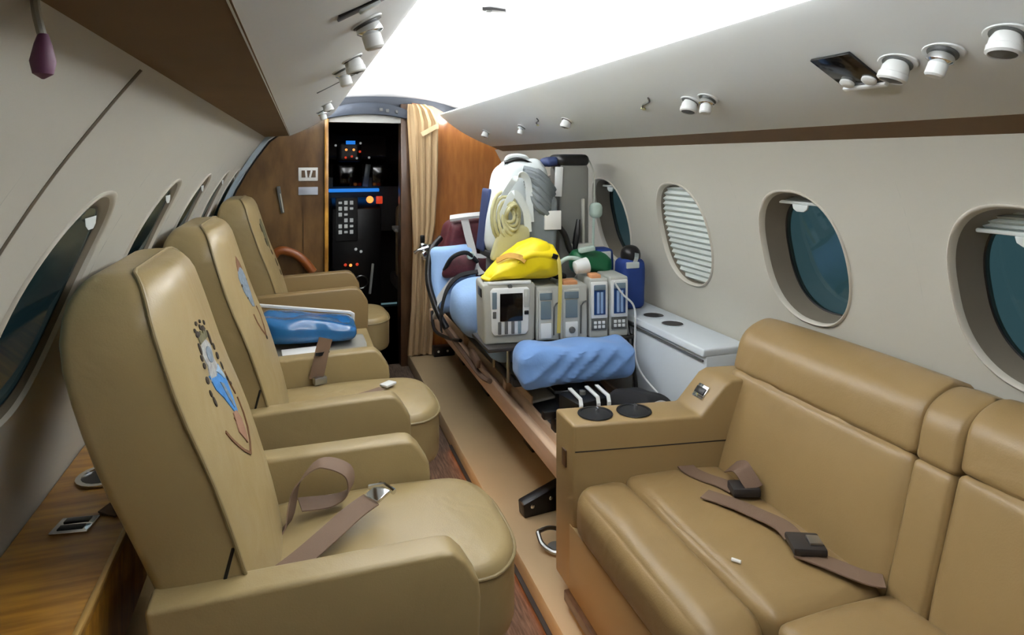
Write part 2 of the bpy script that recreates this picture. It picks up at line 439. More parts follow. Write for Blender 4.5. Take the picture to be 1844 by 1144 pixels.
# pale arch band on the left where the liner meets the bulkhead
band = [(profL(z)+.004, z) for z in [.3+.1*i for i in range(13)]]+[(-.14, 1.545), (0.0, 1.615), (DX0, 1.705)]
ob = G()
ob.loft([[(x, 4.10, z), (x, 4.25, z), (x+.02, 4.25, z-.012), (x+.02, 4.10, z-.012)] for x, z in band])
struct(ob.build('trim_3', 'trim_pale', angle=50))
od = G().tube([(x+.022, 4.245, z-.013) for x, z in band], .008, 8).build('arch_edge', 'black', bpy.data.objects['trim_3'])
G().prism([(-.6, 1.2), (-.6, 1.9), (1.6, 1.9), (1.6, 1.2), (1.3, 1.2), (.72, 1.70), (.14, 1.70), (-.3, 1.2)], 'y', 4.305, 4.32).build('cap_panel', 'trim_dark', wf)
# vertical veneer joint, placards, slot handle on left bulkhead
G().box((.02, 4.258, .6), (.004, .006, 1.1)).build('veneer_joint', 'wood_dark', wf)
# aft wall closing the cabin behind the camera
struct(G().prism([(-.56, 0), (1.5, 0), (1.5, 1.0), (1.25, 1.5), (.9, 1.83), (.15, 1.83), (-.2, 1.52), (-.56, 1.0)], 'y', Y0-.05, Y0).build('wall_back', 'wood_dark'))

# ------------------------------------------------------------------ left side ledge
t = thing('side_ledge', 'long honey coloured wooden side ledge under the left windows', 'ledge', (-.45, 0, 0))
lx = .45
def LB(c, d): return G().box((c[0]+lx, c[1], c[2]), d)
led = G().prism([(-.345+lx, .575), (-.345+lx, .6), (profL(.6)+.004+lx, .6), (profL(.575)+.004+lx, .575)], 'y', -1.4, 4.05).build('top', 'wood_ledge', t, bevel=.003)
LB((-.348, 1.325, .598), (.012, 5.45, .012)).build('edge_band', 'wood_edge', t, bevel=.004)
LB((-.36, 1.325, .47), (.018, 5.45, .208)).build('front_panel', 'wood_ledge', t, bevel=.003)
LB((-.375, 1.325, .18), (.018, 5.45, .36)).build('lower_panel', 'leather', t, bevel=.003)
# round recess with polished ring
G().lathe([(.055, .0), (.06, .004), (.06, .008), (.048, .008), (.046, .001)], (-.455+lx, 1.80, .598)).build('cup_ring', 'chrome', t)
G().lathe([(.047, .001), (.047, .0045), (.002, .0045)], (-.455+lx, 1.80, .598)).build('cup_recess', 'black', t)
op = thing('power_outlet', 'square chrome outlet plate set in the wooden side ledge', 'outlet', (-.452, 1.575, .6), math.radians(-8))
G().box((0, 0, .003), (.075, .06, .006)).build('plate', 'chrome', op, bevel=.003)
for s_ in (-1, 1): G().box((0, s_*.014, .0065), (.05, .018, .004)).build('flap', 'black', op, bevel=.0015)
tw = G()
tw.ribbon([(-.40, 1.60, .603), (-.385, 1.62, .607), (-.372, 1.65, .606), (-.36, 1.69, .604)], .05, .004, (1, -.5, 0))
tag(tw.build('fabric_scrap', 'belt_dark'), 'crumpled brown strap scrap beside the chrome outlet on the ledge', 'strap')

# ------------------------------------------------------------------ armchairs (all face the aisle, +x)
backR = smooth_tab([(.44,-.215),(.55,-.25),(.685,-.30),(.81,-.348),(1.0,-.402),(1.08,-.408),(1.165,-.392)])
backF = smooth_tab([(.44,-.075),(.55,-.095),(.71,-.139),(.795,-.167),(.915,-.213),(1.062,-.2587),(1.165,-.29)])
halfW = smooth_tab([(.44,.235),(.6,.248),(.8,.262),(.95,.264),(1.05,.257),(1.11,.238),(1.16,.205)])
def back_ring(z, shrink=0):
    r_, s_, w_ = backR(z)+shrink, backF(z)-shrink*.9, halfW(z)-shrink*1.1
    pts = []; c_ = .022
    # rear face with rounded corners, then sides up to the seam, then the domed front
    for k in range(5):
        a = PI+PI/2*k/4; pts.append((r_+c_+c_*math.cos(a), -w_+c_+c_*math.sin(a)))
    for k in range(1, 4): pts.append((r_+c_+(s_-r_-c_)*k/4, -w_-.004*math.sin(PI*k/4)))
    nf = 22
    for k in range(nf+1):
        u = -1+2*k/nf; u = math.copysign(abs(u)**.75, u)
        b = .046*(1-abs(u)**2)**.75
        b += 0
        pts.append((s_+b, w_*u))
    for k in range(3, 0, -1): pts.append((r_+c_+(s_-r_-c_)*k/4, w_+.004*math.sin(PI*k/4)))
    for k in range(5):
        a = PI/2+PI/2*k/4; pts.append((r_+c_+c_*math.cos(a), w_-c_+c_*math.sin(a)))
    for k in range(1, 6): pts.append((r_, w_-c_-(2*w_-2*c_)*k/6))
    return [(x, y, z) for x, y in pts]
def front_pt(y, z):
    u = min(1, abs(y)/halfW(z)); return backF(z)+.046*(1-u**2)**.75
def seat_outline(s_, n=56, front=.50, back=-.10, hw=.222, bulge=.026):
    cx = .16; pts = []
    for k in range(n):
        a = 2*PI*k/n; c_, q = math.cos(a), math.sin(a)
        p = 3.2 if c_ > 0 else 9
        rx = (front-cx) if c_ > 0 else (cx-back)
        x = rx*math.copysign(abs(c_)**(2/p), c_); y = math.copysign(abs(q)**(2/p), q)
        X = cx+x; w_ = hw+bulge*max(0, min(1, (X-.34)/.08))
        pts.append((cx+x*s_, y*w_*s_))
    return pts
def seat_top(x, y, z0=.452, h=.045):
    u = max(0, 1-((x-.16)/.36)**2)*max(0, 1-(y/.25)**2)
    return z0+h*u**.5
def patch(parent, name, m, outline, yc, zc, sy, sz, off=.0025):
    yc = -.075+yc*1.45; sy *= (.85 if name == 'crest_knot' else 1.4); sz *= (.8 if name == 'crest_knot' else 1)
    """embroidered patch following the backrest front; outline in unit coords (-1..1)"""
    n = len(outline); g_ = G(); rings = []
    for s_, h in ((1.0, 0), (.97, off), (.6, off*1.3), (.25, off*1.4)):
        r_ = []
        cu = sum(p[0] for p in outline)/n; cv = sum(p[1] for p in outline)/n
        for u, v in outline:
            y = yc+sy*(cu+(u-cu)*s_); z = zc+sz*(cv+(v-cv)*s_)
            r_.append((front_pt(y, z)+h-.0004, y, z))
        rings.append(r_)
    g_.loft(rings)
    return g_.build(name, m, parent, smooth=True)
def circ(n=12, w_=1, h=1): return [(math.cos(2*PI*k/n)*w_, math.sin(2*PI*k/n)*h) for k in range(n)]
def thick_line(pts, w_):
    a = []; b = []
    for i, p in enumerate(pts):
        q = pts[max(i-1, 0)]; r_ = pts[min(i+1, len(pts)-1)]; d = Vector((r_[0]-q[0], r_[1]-q[1])).normalized()
        a.append((p[0]-d.y*w_, p[1]+d.x*w_)); b.append((p[0]+d.y*w_, p[1]-d.x*w_))
    return a+list(reversed(b))
def stitch_line(parent, name, m, pts, w_):
    pts = [(-.075+a*1.45, b) for a, b in pts]
    g_ = G(); rings = []
    o_ = thick_line(pts, w_); n = len(pts)
    for i in range(n):
        a = o_[i]; b = o_[2*n-1-i]
        rings.append([(front_pt(*a)-.001, *a), (front_pt(*b)-.001, *b), (front_pt(*b)+.002, *b), (front_pt(*a)+.002, *a)])
    g_.loft(rings)
    return g_.build(name, m, parent)

def make_chair(yc, label, arm_z=.58, style=1, arm_rise=0.0):
    t = thing('swivel_armchair', label, 'armchair', (0, yc, 0), 0, 'tan armchairs along the left wall')
    # backrest
    zs_ = [.44, .47, .52, .58, .64, .70, .76, .82, .88, .94, 1.0, 1.05, 1.09, 1.115]
    rings = [back_ring(.43, .03)]+[back_ring(z) for z in zs_]+[back_ring(1.135, .004), back_ring(1.148, .010), back_ring(1.156, .018), back_ring(1.160, .028)]
    bk = G().loft(rings).build('backrest', 'leather', t, angle=50)
    side = [(backF(z)+.003, halfW(z)+.001, z) for z in zs_]+[(backF(1.135)-.001, halfW(1.135)-.005, 1.136), (backF(1.148)-.007, halfW(1.148)-.013, 1.150), (backF(1.156)-.014, halfW(1.156)-.024, 1.1585)]
    arch = [(x, -y, z) for x, y, z in side]+[(backF(1.16)-.018, q*.05, 1.161) for q in (-3, -2, -1, 0, 1, 2, 3)]+list(reversed(side))
    G().tube(arch, .0042, 8).build('piping', 'piping', bk)
    for s_ in (-1, 1):
        # lower wing tuck with its dark slot
        G().box((backF(.60)-.022, s_*(halfW(.6)+.0015), .60), (.007, .006, .075), RY(14)).build('side_slot', 'black', bk, bevel=.002)
    top = [(backF(1.115)+.003, s_, 1.115) for s_ in ()]
    # seat cushion
    rings = []
    for s_, z in ((.955, .285), (.985, .290), (1.0, .305), (1.0, .36), (1.0, .425), (.998, .444), (.985, .455)):
        rings.append([(x, y, z) for x, y in seat_outline(s_)])
    for s_ in (.955, .9, .82, .7, .55, .35, .15):
        rings.append([(x, y, seat_top(x, y)) for x, y in seat_outline(s_)])
    st = G().loft(rings).build('seat', 'leather', t, angle=60)
    sp = [(x, y, .447) for x, y in seat_outline(1.003) ]
    G().tube(sp, .0042, 8, closed=True).build('piping', 'piping', st)
    # armrests
    for s_ in (-1, 1):
        r0 = arm_z; r1 = arm_z+arm_rise
        poly = [(-.262, r0), (-.05, r0+(r1-r0)*.4), (.27, r1), (.30, r1-.004), (.325, r1-.03), (.352, r1-.075), (.356, r1-.11),
                (.350, .30), (.335, .285), (-.20, .285), (-.225, .30)]
        a, b = (s_*.232, s_*.305) if s_ > 0 else (s_*.305, s_*.232)
        ar = G().prism(poly, 'y', a, b).build('armrest', 'arm_shell' if style == 3 else 'leather', t, bevel=.018, seg=4, angle=50)
    # swivel base and shroud
    G().prism([(-.20, .10), (-.16, .29), (.30, .29), (.34, .16), (.30, .10)], 'y', -.24, .24).build('base_shroud', 'leather', t, bevel=.01)
    G().lathe([(.16, .0), (.16, .02), (.13, .035), (.12, .11)], (.06, 0, 0), n=24).build('swivel_base', 'seatdark', t)
    # crest
    Y = lambda u: u; cr = t
    if style == 1:
        yo = .0
        patch(t, 'crest_bust', 'crest_white', [(-.9, -1), (-.6, -.2), (-.8, .5), (-.3, .95), (.3, .95), (.8, .5), (.55, -.2), (.9, -1), (0, -1.1)], yo-.005, .955, .034, .04)
        patch(t, 'crest_shield', 'crest_blue', [(-.95, 1), (-.2, .8), (.55, 1), (.9, .2), (.75, -.4), (.5, -1), (.1, -.85), (-.35, -.1), (-.8, .4)], yo+.002, .875, .040, .055)
        patch(t, 'crest_highlight', 'crest_pale', [(-1, .6), (.2, 1), (1, -.6), (.6, -1), (-.2, -.1)], yo+.014, .912, .016, .018, .0045)
        for u, z, a, b in ((-.012, 1.032, .007, .006), (.008, 1.030, .006, .005), (-.020, 1.012, .013, .008), (.012, 1.012, .014, .009), (-.03, .985, .006, .016), (.03, .985, .007, .022), (-.036, .952, .008, .008), (.040, .94, .011, .010), (-.044, .925, .009, .010), (-.048, .882, .006, .014), (.052, .87, .006, .006)):
            patch(t, 'crest_knot', 'crest_black', circ(10), yo+u, z, a, b)
        for u, z, a, b in ((-.026, 1.022, .006, .006), (.028, 1.02, .006, .007), (0, 1.02, .006, .008), (-.036, .968, .006, .009), (.038, .962, .007, .010), (.044, .915, .005, .012), (-.05, .90, .006, .010), (.046, .885, .005, .008)):
            patch(t, 'crest_knot', 'crest_black', circ(8), yo+u, z, a, b)
        patch(t, 'crest_crown', 'crest_olive', [(-1, -1), (-1, .6), (-.6, 0), (-.3, 1), (0, .1), (.3, 1), (.6, 0), (1, .6), (1, -1)], yo, 1.003, .024, .012)
        patch(t, 'crest_face', 'crest_steel', circ(12), yo-.004, .962, .014, .018, .0045)
        patch(t, 'crest_fold', 'crest_steel', [(-.6, 1), (.4, .7), (.9, -.6), (.5, -1), (-.1, -.2)], yo+.004, .868, .014, .034, .0045)
        for q in (-.4, 0, .4):
            stitch_line(t, 'crest_rib', 'crest_brown', [(yo+.006+q*.030, .822), (yo+.007+q*.018, .79), (yo+.008, .757)], .0014)
        patch(t, 'crest_fan', 'crest_red', [(-.4, 1), (.3, 1), (.7, .3), (.5, -.5), (.1, -1), (-.25, -.6), (-.75, 0)], yo+.008, .792, .026, .038)
        for pp in ([(-.056, .822), (-.047, .80), (-.034, .778), (-.018, .756), (.005, .734)], [(.046, .90), (.050, .865), (.054, .845)], [(.056, .835), (.052, .80), (.042, .772), (.024, .75), (.005, .734)]):
            stitch_line(t, 'crest_wreath', 'crest_brown', [(yo+a, b) for a, b in pp], .0032)
    elif style == 2:
        yo = .0
        patch(t, 'crest_crown', 'crest_brown', [(-.9, -.6), (-.5, .3), (0, 1), (.6, .2), (.9, -.8), (0, -.3)], yo, 1.015, .03, .03)
        patch(t, 'crest_shield', 'crest_steel', [(-.9, .6), (-.4, 1), (.4, 1), (.9, .5), (.85, -.2), (.3, -1), (-.2, -.9), (-.8, -.1)], yo, .935, .042, .072)
        for u, z, a in ((-.03, .95, .009), (.032, .955, .008), (-.02, .905, .006)):
            patch(t, 'crest_knot', 'crest_black', circ(10), yo+u, z, a, a)
        for pp in ([(-.03, .85), (-.028, .82), (-.015, .79), (.004, .762)], [(.03, .86), (.032, .83), (.02, .79), (.004, .762)]):
            stitch_line(t, 'crest_wreath', 'crest_brown', [(yo+a, b) for a, b in pp], .0035)
        patch(t, 'crest_tip', 'crest_black', circ(8), yo+.004, .757, .006, .008)
    else:
        yo = .0
        patch(t, 'crest_shield', 'crest_olive', [(-.8, .7), (-.3, 1), (.4, 1), (.9, .4), (.6, -.6), (0, -1), (-.6, -.5)], yo, .96, .04, .085)
        for u, z, a, b in ((-.035, 1.0, .008, .03), (-.03, .92, .008, .03), (0, .86, .012, .02), (.01, .80, .008, .03), (.02, .74, .008, .02)):
            patch(t, 'crest_knot', 'crest_black', circ(10), yo+u, z, a, b)
    return t
def belt(parent, pts, wdir, m='belt', width=.058): return G().ribbon(pts, width, .003, wdir).build('seat_belt', m, parent)
def sm(pts, n=6):
    # Catmull-Rom through pts
    P_ = [Vector(p) for p in pts]; out = []
    for i in range(len(P_)-1):
        p0 = P_[max(i-1, 0)]; p1 = P_[i]; p2 = P_[i+1]; p3 = P_[min(i+2, len(P_)-1)]
        for k in range(n):
            u = k/n
            out.append(.5*((2*p1)+(p2-p0)*u+(2*p0-5*p1+4*p2-p3)*u*u+(3*p1-p0-3*p2+p3)*u**3))
    out.append(P_[-1]); return out

c1 = make_chair(1.575, 'nearest tan leather armchair with a bright blue crest on its backrest', style=1)
b1 = belt(c1, sm([(-.085, .02, .47), (-.03, .05, .50), (-.005, .09, .57), (.05, .115, .605), (.115, .11, .58), (.12, .10, .535), (.08, .10, .515), (.0, .085, .525)]), (.35, 1, 0))
b2 = belt(c1, sm([(-.06, -.16, .50), (-.0, -.125, .515), (.06, -.075, .528), (.12, -.02, .540), (.165, .01, .548)]), (.6, -1, -.1))
G().box((0, 0, 0), (.055, .05, .009), RZ(35) @ RY(-14)).build('buckle_tongue', 'chrome', b2, bevel=.003).location = (.185, .022, .556)
G().tube([(.165, .055, .556), (.20, .035, .566), (.22, .005, .560)], .007, 8).build('buckle_pin', 'chrome', b2)
def add_seat_glow(c, yc):  # glowing bar and amber light added under the seat to warm the floor
    G().box((.36, 0, .276), (.05, .34, .012)).build('added_glow_bar', 'step_glow', c, bevel=.002)
    area('added_floor_glow', (.37, yc, .265), (0, math.radians(-28), 0), .05, .34, 1.1, (1, .62, .32))
add_seat_glow(c1, 1.575)
c2 = make_chair(2.45, 'middle tan leather armchair with a faded grey crest on its backrest', style=2, arm_z=.575, arm_rise=.012)
b3 = belt(c2, sm([(.06, .20, .50), (.075, .215, .56), (.085, .235, .60), (.10, .25, .648)]), (1, -.5, 0))
G().box((.075, .19, .50), (.05, .03, .028), RZ(20)).build('buckle', 'steel', b3, bevel=.004)
G().ribbon([(.058, .215, .596), (.085, .228, .592), (.112, .238, .60)], .012, .006, (0, .2, 1)).build('keeper', 'black', b3)
b4 = belt(c2, sm([(.20, -.02, .496), (.25, .0, .497), (.30, .03, .497)]), (.4, -1, 0), width=.04)
G().box((.325, .055, .503), (.055, .04, .01), RZ(40)).build('buckle_tongue', 'whiteplastic', b4, bevel=.003)
add_seat_glow(c2, 2.45)
c3 = make_chair(3.86, 'farthest tan leather armchair with a dark olive crest next to the bulkhead', style=3, arm_z=.655, arm_rise=.02)

# ------------------------------------------------------------------ low console between middle and far chair
t = thing('side_console', 'low tan console between the middle and far armchairs', 'console', (.06, 3.16, 0))
G().box((0, 0, .23), (.54, .62, .44)).build('body', 'arm_shell', t, bevel=.015, seg=3)
G().box((0, 0, .4625), (.56, .64, .025)).build('top', 'leather', t, bevel=.008, seg=3)
def clothfn(seed, amp):
    def f(p, a, b, c_): return (p.x+wr(p, 9, amp*.6, seed), p.y+wr(p, 9, amp*.6, seed+5), p.z+(wr(p, 11, amp, seed+9) if c_ > -.9 else 0))
    return f
o = softbox((.09, 3.10, .4905), (.42, .36, .03), .012, 16, clothfn(3, .008)).build('folded_cloth', 'greycloth')
tag(o, 'folded grey cloth on the console under the blue bag', 'cloth')
G2 = G().box((.02, 2.985, .519), (.19, .1, .012), RZ(4))
tag(G2.build('paper_booklet', 'paper', bevel=.002), 'white paper booklet lying on the grey cloth', 'booklet')
t = thing('blue_plastic_bag', 'shiny blue plastic bag with a white board edge behind the middle chair', 'bag', (.04, 3.17, .513))
def bag_fn(p, a, b, c_):
    x = p.x; k = .5+.5*a
    return (x, p.y+wr(p, 8, .02, 2), p.z*(1-.42*k)+.010*(1-k)+wr(p, 10, .012, 4)*(1 if c_ > -.5 else .2)-.028*k)
softbox((0, 0, .078), (.43, .26, .13), .05, 18, bag_fn).build('bag', 'bluebag', t, angle=80)
G().prism([(-.23, .165), (.20, .098), (.222, .085), (.22, .02), (.204, .02), (.205, .078), (.19, .086), (-.23, .150)], 'y', .125, .145).build('white_board', 'paper', t, bevel=.003)

# ------------------------------------------------------------------ wall hook top left
t = thing('coat_hook', 'small purple tagged coat hook under the brown left soffit', 'hook', (-.2, .6, 1.463))
G().tube(sm([(.0, 0, .047), (.002, 0, .03), (.006, 0, .012)]), .0035, 8).build('stem', 'greyplastic', t)
G().lathe([(.001, -.02), (.007, -.016), (.009, -.006), (.006, .008), (.0035, .016)], (.006, 0, 0)).build('knob', 'purple', t)

# ------------------------------------------------------------------ sofa on the right
t = thing('divan_sofa', 'tan leather side-facing sofa along the right wall', 'sofa', (.75, 1.0, 0))
SX, SY = .75, 1.0
def L(p): return (p[0]-SX, p[1]-SY, p[2])
def sbox(c, d, r, n=14, fn=None, R=None, puff=0): return softbox(L(c), d, r, n, fn, R, puff)
YF, YM, YN = 1.665, 1.045, .18      # far end at the arm, division, near end
G().box(L((1.09, .94, .17)), (.66, 1.52, .18)).build('base', 'arm_shell', t, bevel=.008)
G().box(L((1.10, .94, .082)), (.60, 1.50, .02)).build('plinth', 'seatdark', t)
G().prism([(.738-SX, .13), (.738-SX, .325), (.752-SX, .325), (.752-SX, .13)], 'y', .16-SY, 1.70-SY).build('front_panel', 'arm_shell', t, bevel=.004)
G().box(L((.734, .94, .118)), (.02, 1.53, .03)).build('kick_strip', 'wood_dark', t, bevel=.003)
G().box(L((1.44, .94, .45)), (.05, 1.5, .74)).build('back_board', 'arm_shell', t, bevel=.008)
def seat_fn(sd):
    def f(p, a, b, c_): return (p.x, p.y, p.z+(wr(p, 6, .006, sd) if c_ > 0 else 0))
    return f
for (ya, yb, sd) in ((YM, YF, 1), (YN, YM, 4)):
    yc = (ya+yb)/2; dy = yb-ya
    roll = sbox((.815, yc, .385), (.172, dy-.004, .155), .055, 14, seat_fn(sd), None, .006).build('front_roll', 'leather_sofa', t, angle=80)
    cu = sbox((1.045, yc, .385), (.305, dy-.004, .155), .028, 16, seat_fn(sd+2), None, .008).build('seat_cushion', 'leather_sofa', t, angle=80)
# back cushions lean with the wall: pieces given as y range, lower and upper pad
def back_map(p):   # p.x depth from front face (0..), p.z along the back
    return p
LEAN = 17.0
def back_pad(name, ya, yb, s0, s1, thick, r, puff, sd, wrk=.006, top=False):
    """s0..s1 distance up the leaning back from the seat crease"""
    yc = (ya+yb)/2; ln = s1-s0
    def f(p, a, b, c_):
        q = Vector(p)
        if a < 0:
            # sewn wrinkles fanning out from the upper seam
            k = max(0, c_) if not top else max(0, -c_)
            q.x -= wr((q.y*3.2, q.z*.8, sd), 5, wrk*1.5, sd)*(.35+k)
        q.y += wr(q, 5, .003, sd)
        if top:
            tt = q.z/ln+.5; fw = max(0, .5-q.x/thick)
            if tt > .4: q.x += .085*((tt-.4)/.6)**2.4*fw
        return q
    ax = Vector((math.sin(math.radians(LEAN)), 0, math.cos(math.radians(LEAN))))
    nx = Vector((math.cos(math.radians(LEAN)), 0, -math.sin(math.radians(LEAN))))
    c_ = Vector((1.175, yc, .435))+ax*(s0+s1)/2+nx*thick/2
    return sbox(c_, (thick, yb-ya-.004, ln), r, 18, f, RY(LEAN), puff).build(name, 'leather_sofa', t, angle=80)
back_pad('back_cushion', YM, YF-.005, 0, .312, .13, .014, .012, 2)
back_pad('head_roll', YM, YF-.005, .313, .49, .15, .012, .006, 5, .004, True)
back_pad('back_strip', .952, YM, 0, .309, .128, .012, .004, 8, .002)
back_pad('head_strip', .952, YM, .310, .482, .145, .012, .004, 9, .002, True)
back_pad('back_cushion', YN, .948, 0, .322, .13, .016, .012, 12)
back_pad('head_roll', YN, .948, .323, .49, .15, .012, .006, 15, .004, True)
# end arm with cup holders; plan slightly splayed
def army(x, y): return y-.15*(x-.74)
ap = [(.74, .125), (.74, .617), (1.125, .617), (1.20, .705), (1.225, .717), (1.44, .717), (1.44, .125)]
ag = G(); ag.loft([[L((x, army(x, 1.672), z)) for x, z in ap], [L((x, army(x, 1.808), z)) for x, z in ap]])
arm = ag.build('arm', 'arm_shell', t, bevel=.009, seg=3, angle=40)
G().loft([[L((x, army(x, 1.6712), z)) for x, z in ((.745, .5395), (1.40, .5395), (1.40, .5425), (.745, .5425))], [L((x, army(x, 1.675), z)) for x, z in ((.745, .5395), (1.40, .5395), (1.40, .5425), (.745, .5425))]]).build('arm_seam', 'seatdark', arm)
G().box(L((.739, 1.735, .5)), (.006, .03, .05)).build('arm_latch', 'wood_dark', arm, bevel=.002)
for x in (.835, .955):
    yy = army(x, 1.742)
    ch = G().lathe([(.049, 0), (.053, .003), (.052, .005), (.046, .005), (.044, .0005)], L((x, yy, .6165)), n=28).build('cup_holder', 'black', arm)
    G().lathe([(.045, .0), (.0445, .0025), (.001, .0025)], L((x, yy, .6165)), n=28).build('cup_well', 'black', ch)
    G().box(L((x+.012, yy+.01, .626)), (.004, .018, .014)).build('cup_spring', 'chrome', ch)
rot = RY(-math.degrees(math.atan2(.088, .075)))
sw = G().box(L((1.165, army(1.165, 1.735), .666)), (.045, .05, .008), rot).build('switch_bezel', 'chrome', arm, bevel=.003)
G().box(L((1.163, army(1.165, 1.735), .669)), (.022, .044, .008), rot).build('switch_rocker', 'black', sw, bevel=.002)
# sofa belts
sb = G().ribbon([L(p) for p in sm([(1.085, 1.668, .475), (1.075, 1.60, .474), (1.09, 1.55, .474), (1.115, 1.50, .476), (1.125, 1.455, .477)])], .05, .003, (1, .25, 0)).build('seat_belt', 'belt', t)
G().box(L((1.135, 1.435, .49)), (.075, .055, .024), RZ(-20)).build('buckle', 'seatdark', sb, bevel=.006)
sb = G().ribbon([L(p) for p in sm([(1.165, 1.53, .50), (1.155, 1.485, .525), (1.145, 1.45, .53), (1.15, 1.41, .50)])], .05, .003, (1, .2, .4)).build('seat_belt', 'belt_dark', t)
sb = G().ribbon([L(p) for p in sm([(1.035, 1.47, .475), (1.075, 1.40, .478), (1.10, 1.34, .479), (1.115, 1.27, .485), (1.105, 1.215, .484)])], .052, .003, (1, .3, 0)).build('seat_belt', 'belt', t)
G().box(L((1.108, 1.185, .489)), (.075, .07, .018), RZ(-24)).build('buckle', 'seatdark', sb, bevel=.005)
G().box(L((1.123, 1.175, .5)), (.03, .035, .008), RZ(-24)).build('buckle_button', 'steel', sb, bevel=.003)
sb = G().ribbon([L(p) for p in sm([(1.085, 1.185, .477), (1.12, 1.12, .479), (1.15, 1.06, .481), (1.175, 1.035, .483)])], .05, .003, (1, .5, 0)).build('seat_belt', 'belt', t)
o = G().tube([(.925, 1.212, .4745), (.938, 1.196, .4745)], .004, 8).build('paper_scrap', 'paper')
tag(o, 'tiny white paper scrap lying on the sofa seat', 'scrap')

# ------------------------------------------------------------------ white side cabinet along the right wall
t = thing('side_cabinet', 'low white side cabinet with round recesses along the right wall', 'cabinet', (1.38, 2.7, 0))
def C(p): return (p[0]-1.38, p[1]-2.7, p[2])
G().prism([C((1.30, 0, .08))[::2], C((1.30, 0, .71))[::2], C((1.468, 0, .71))[::2], C((1.43, 0, .08))[::2]], 'y', 1.835-2.7, 4.0-2.7).build('body', 'cab_white', t, bevel=.004)
G().prism([C((1.285, 0, .708))[::2], C((1.29, 0, .735))[::2], C((1.474, 0, .735))[::2], C((1.47, 0, .708))[::2]], 'y', 1.835-2.7, 4.0-2.7).build('top', 'cab_white', t, bevel=.006, seg=3)
G().box(C((1.297, 2.9, .692)), (.008, 2.1, .006)).build('shadow_gap', 'darkgrey', t)
for y in (2.33, 2.9, 3.5): G().box(C((1.298, y, .39)), (.006, .005, .58)).build('panel_joint', 'darkgrey', t)
for y in (2.16, 2.30, 2.50):
    r_ = G().lathe([(.044, 0), (.047, .003), (.045, .004), (.042, .0035), (.041, .0015)], C((1.375, y, .7345)), n=24).build('recess_ring', 'cab_white', t)
    G().lathe([(.0415, 0), (.041, .0025), (.001, .0025)], C((1.375, y, .7345)), n=24).build('recess', 'black', t)

# ------------------------------------------------------------------ stretcher
t = thing('stretcher', 'medical stretcher with a tan side rail and grey deck on the raised floor', 'stretcher', (1.0, 2.9, .08))
def T(p): return (p[0]-1.0, p[1]-2.9, p[2]-.08)
def tb(c, d, R=None): return G().box(T(c), d, R)
# base: black recessed feet, tan channel rails, grey deck
for y in (2.0, 2.7, 3.4, 3.95): tb((1.10, y, .203), (.26, .12, .245)).build('foot', 'black', t, bevel=.005)
rp = [(.80, .325), (.798, .395), (.806, .402), (.822, .402), (.825, .382), (.845, .382), (.848, .415), (.862, .418), (.87, .34), (.87, .325)]
G().prism([(x-1.0, z-.08) for x, z in rp], 'y', 1.9-2.9, 4.12-2.9).build('side_rail', 'rail', t, bevel=.003)
G().prism([(x-1.0, z-.08) for x, z in ((1.25, .325), (1.25, .412), (1.265, .412), (1.268, .325))], 'y', 1.9-2.9, 4.0-2.9).build('side_rail', 'rail', t, bevel=.003)
tb((1.06, 3.0, .335), (.38, 2.2, .02)).build('deck', 'deck', t, bevel=.003)
tb((.915, 2.78, .425), (.10, .85, .012), RY(-6)).build('side_tray', 'tray', t, bevel=.005)
tb((.866, 2.78, .42), (.008, .85, .05)).build('tray_lip', 'rail', t, bevel=.003)
tb((1.01, 2.52, .435), (.08, .28, .014), RY(5)).build('side_tray', 'steel', t, bevel=.005)
for y in (2.58, 3.3): tb((.836, y, .41), (.03, .035, .06), RX(18)).build('rail_block', 'rail', t, bevel=.004)
# scissor legs
for s_ in (1.03, 1.25):
    for a, b in (((s_, 2.35, .345), (s_, 3.1, .50)), ((s_, 3.1, .345), (s_, 2.35, .50)), ((s_, 3.0, .345), (s_, 3.7, .50))):
        G().tube([T(a), T(b)], .013, 10).build('leg', 'steel', t)
# bed frame
fr_ = [T(p) for p in ((.785, 2.32, .515), (1.24, 2.32, .515), (1.24, 3.78, .515), (.785, 3.78, .515))]
G().tube(fr_, .014, 10, closed=True).build('bed_frame', 'seatdark', t)
for y in (2.4, 2.7, 3.1, 3.5): G().tube([T((.785, y, .515)), T((1.24, y, .515))], .010, 8).build('cross_bar', 'steel', t)
tb((1.01, 3.0, .532), (.42, 1.5, .02)).build('bed_plate', 'darkgrey', t, bevel=.004)
G().tube([T(p) for p in sm([(.72, 3.62, .50), (.70, 3.45, .44), (.72, 3.2, .46), (.735, 3.0, .50)])], .009, 8).build('side_hose', 'black', t)
G().tube([T(p) for p in sm([(.735, 2.5, .47), (.75, 2.7, .43), (.74, 2.95, .45), (.715, 3.3, .50)])], .011, 8).build('side_handle', 'belt_dark', t)
tb((.715, 3.42, .53), (.05, .10, .025), RX(-30)).build('latch_plate', 'tray', t, bevel=.004)
tb((.74, 2.75, .49), (.02, .12, .04), RX(10)).build('latch_block', 'belt_dark', t, bevel=.004)
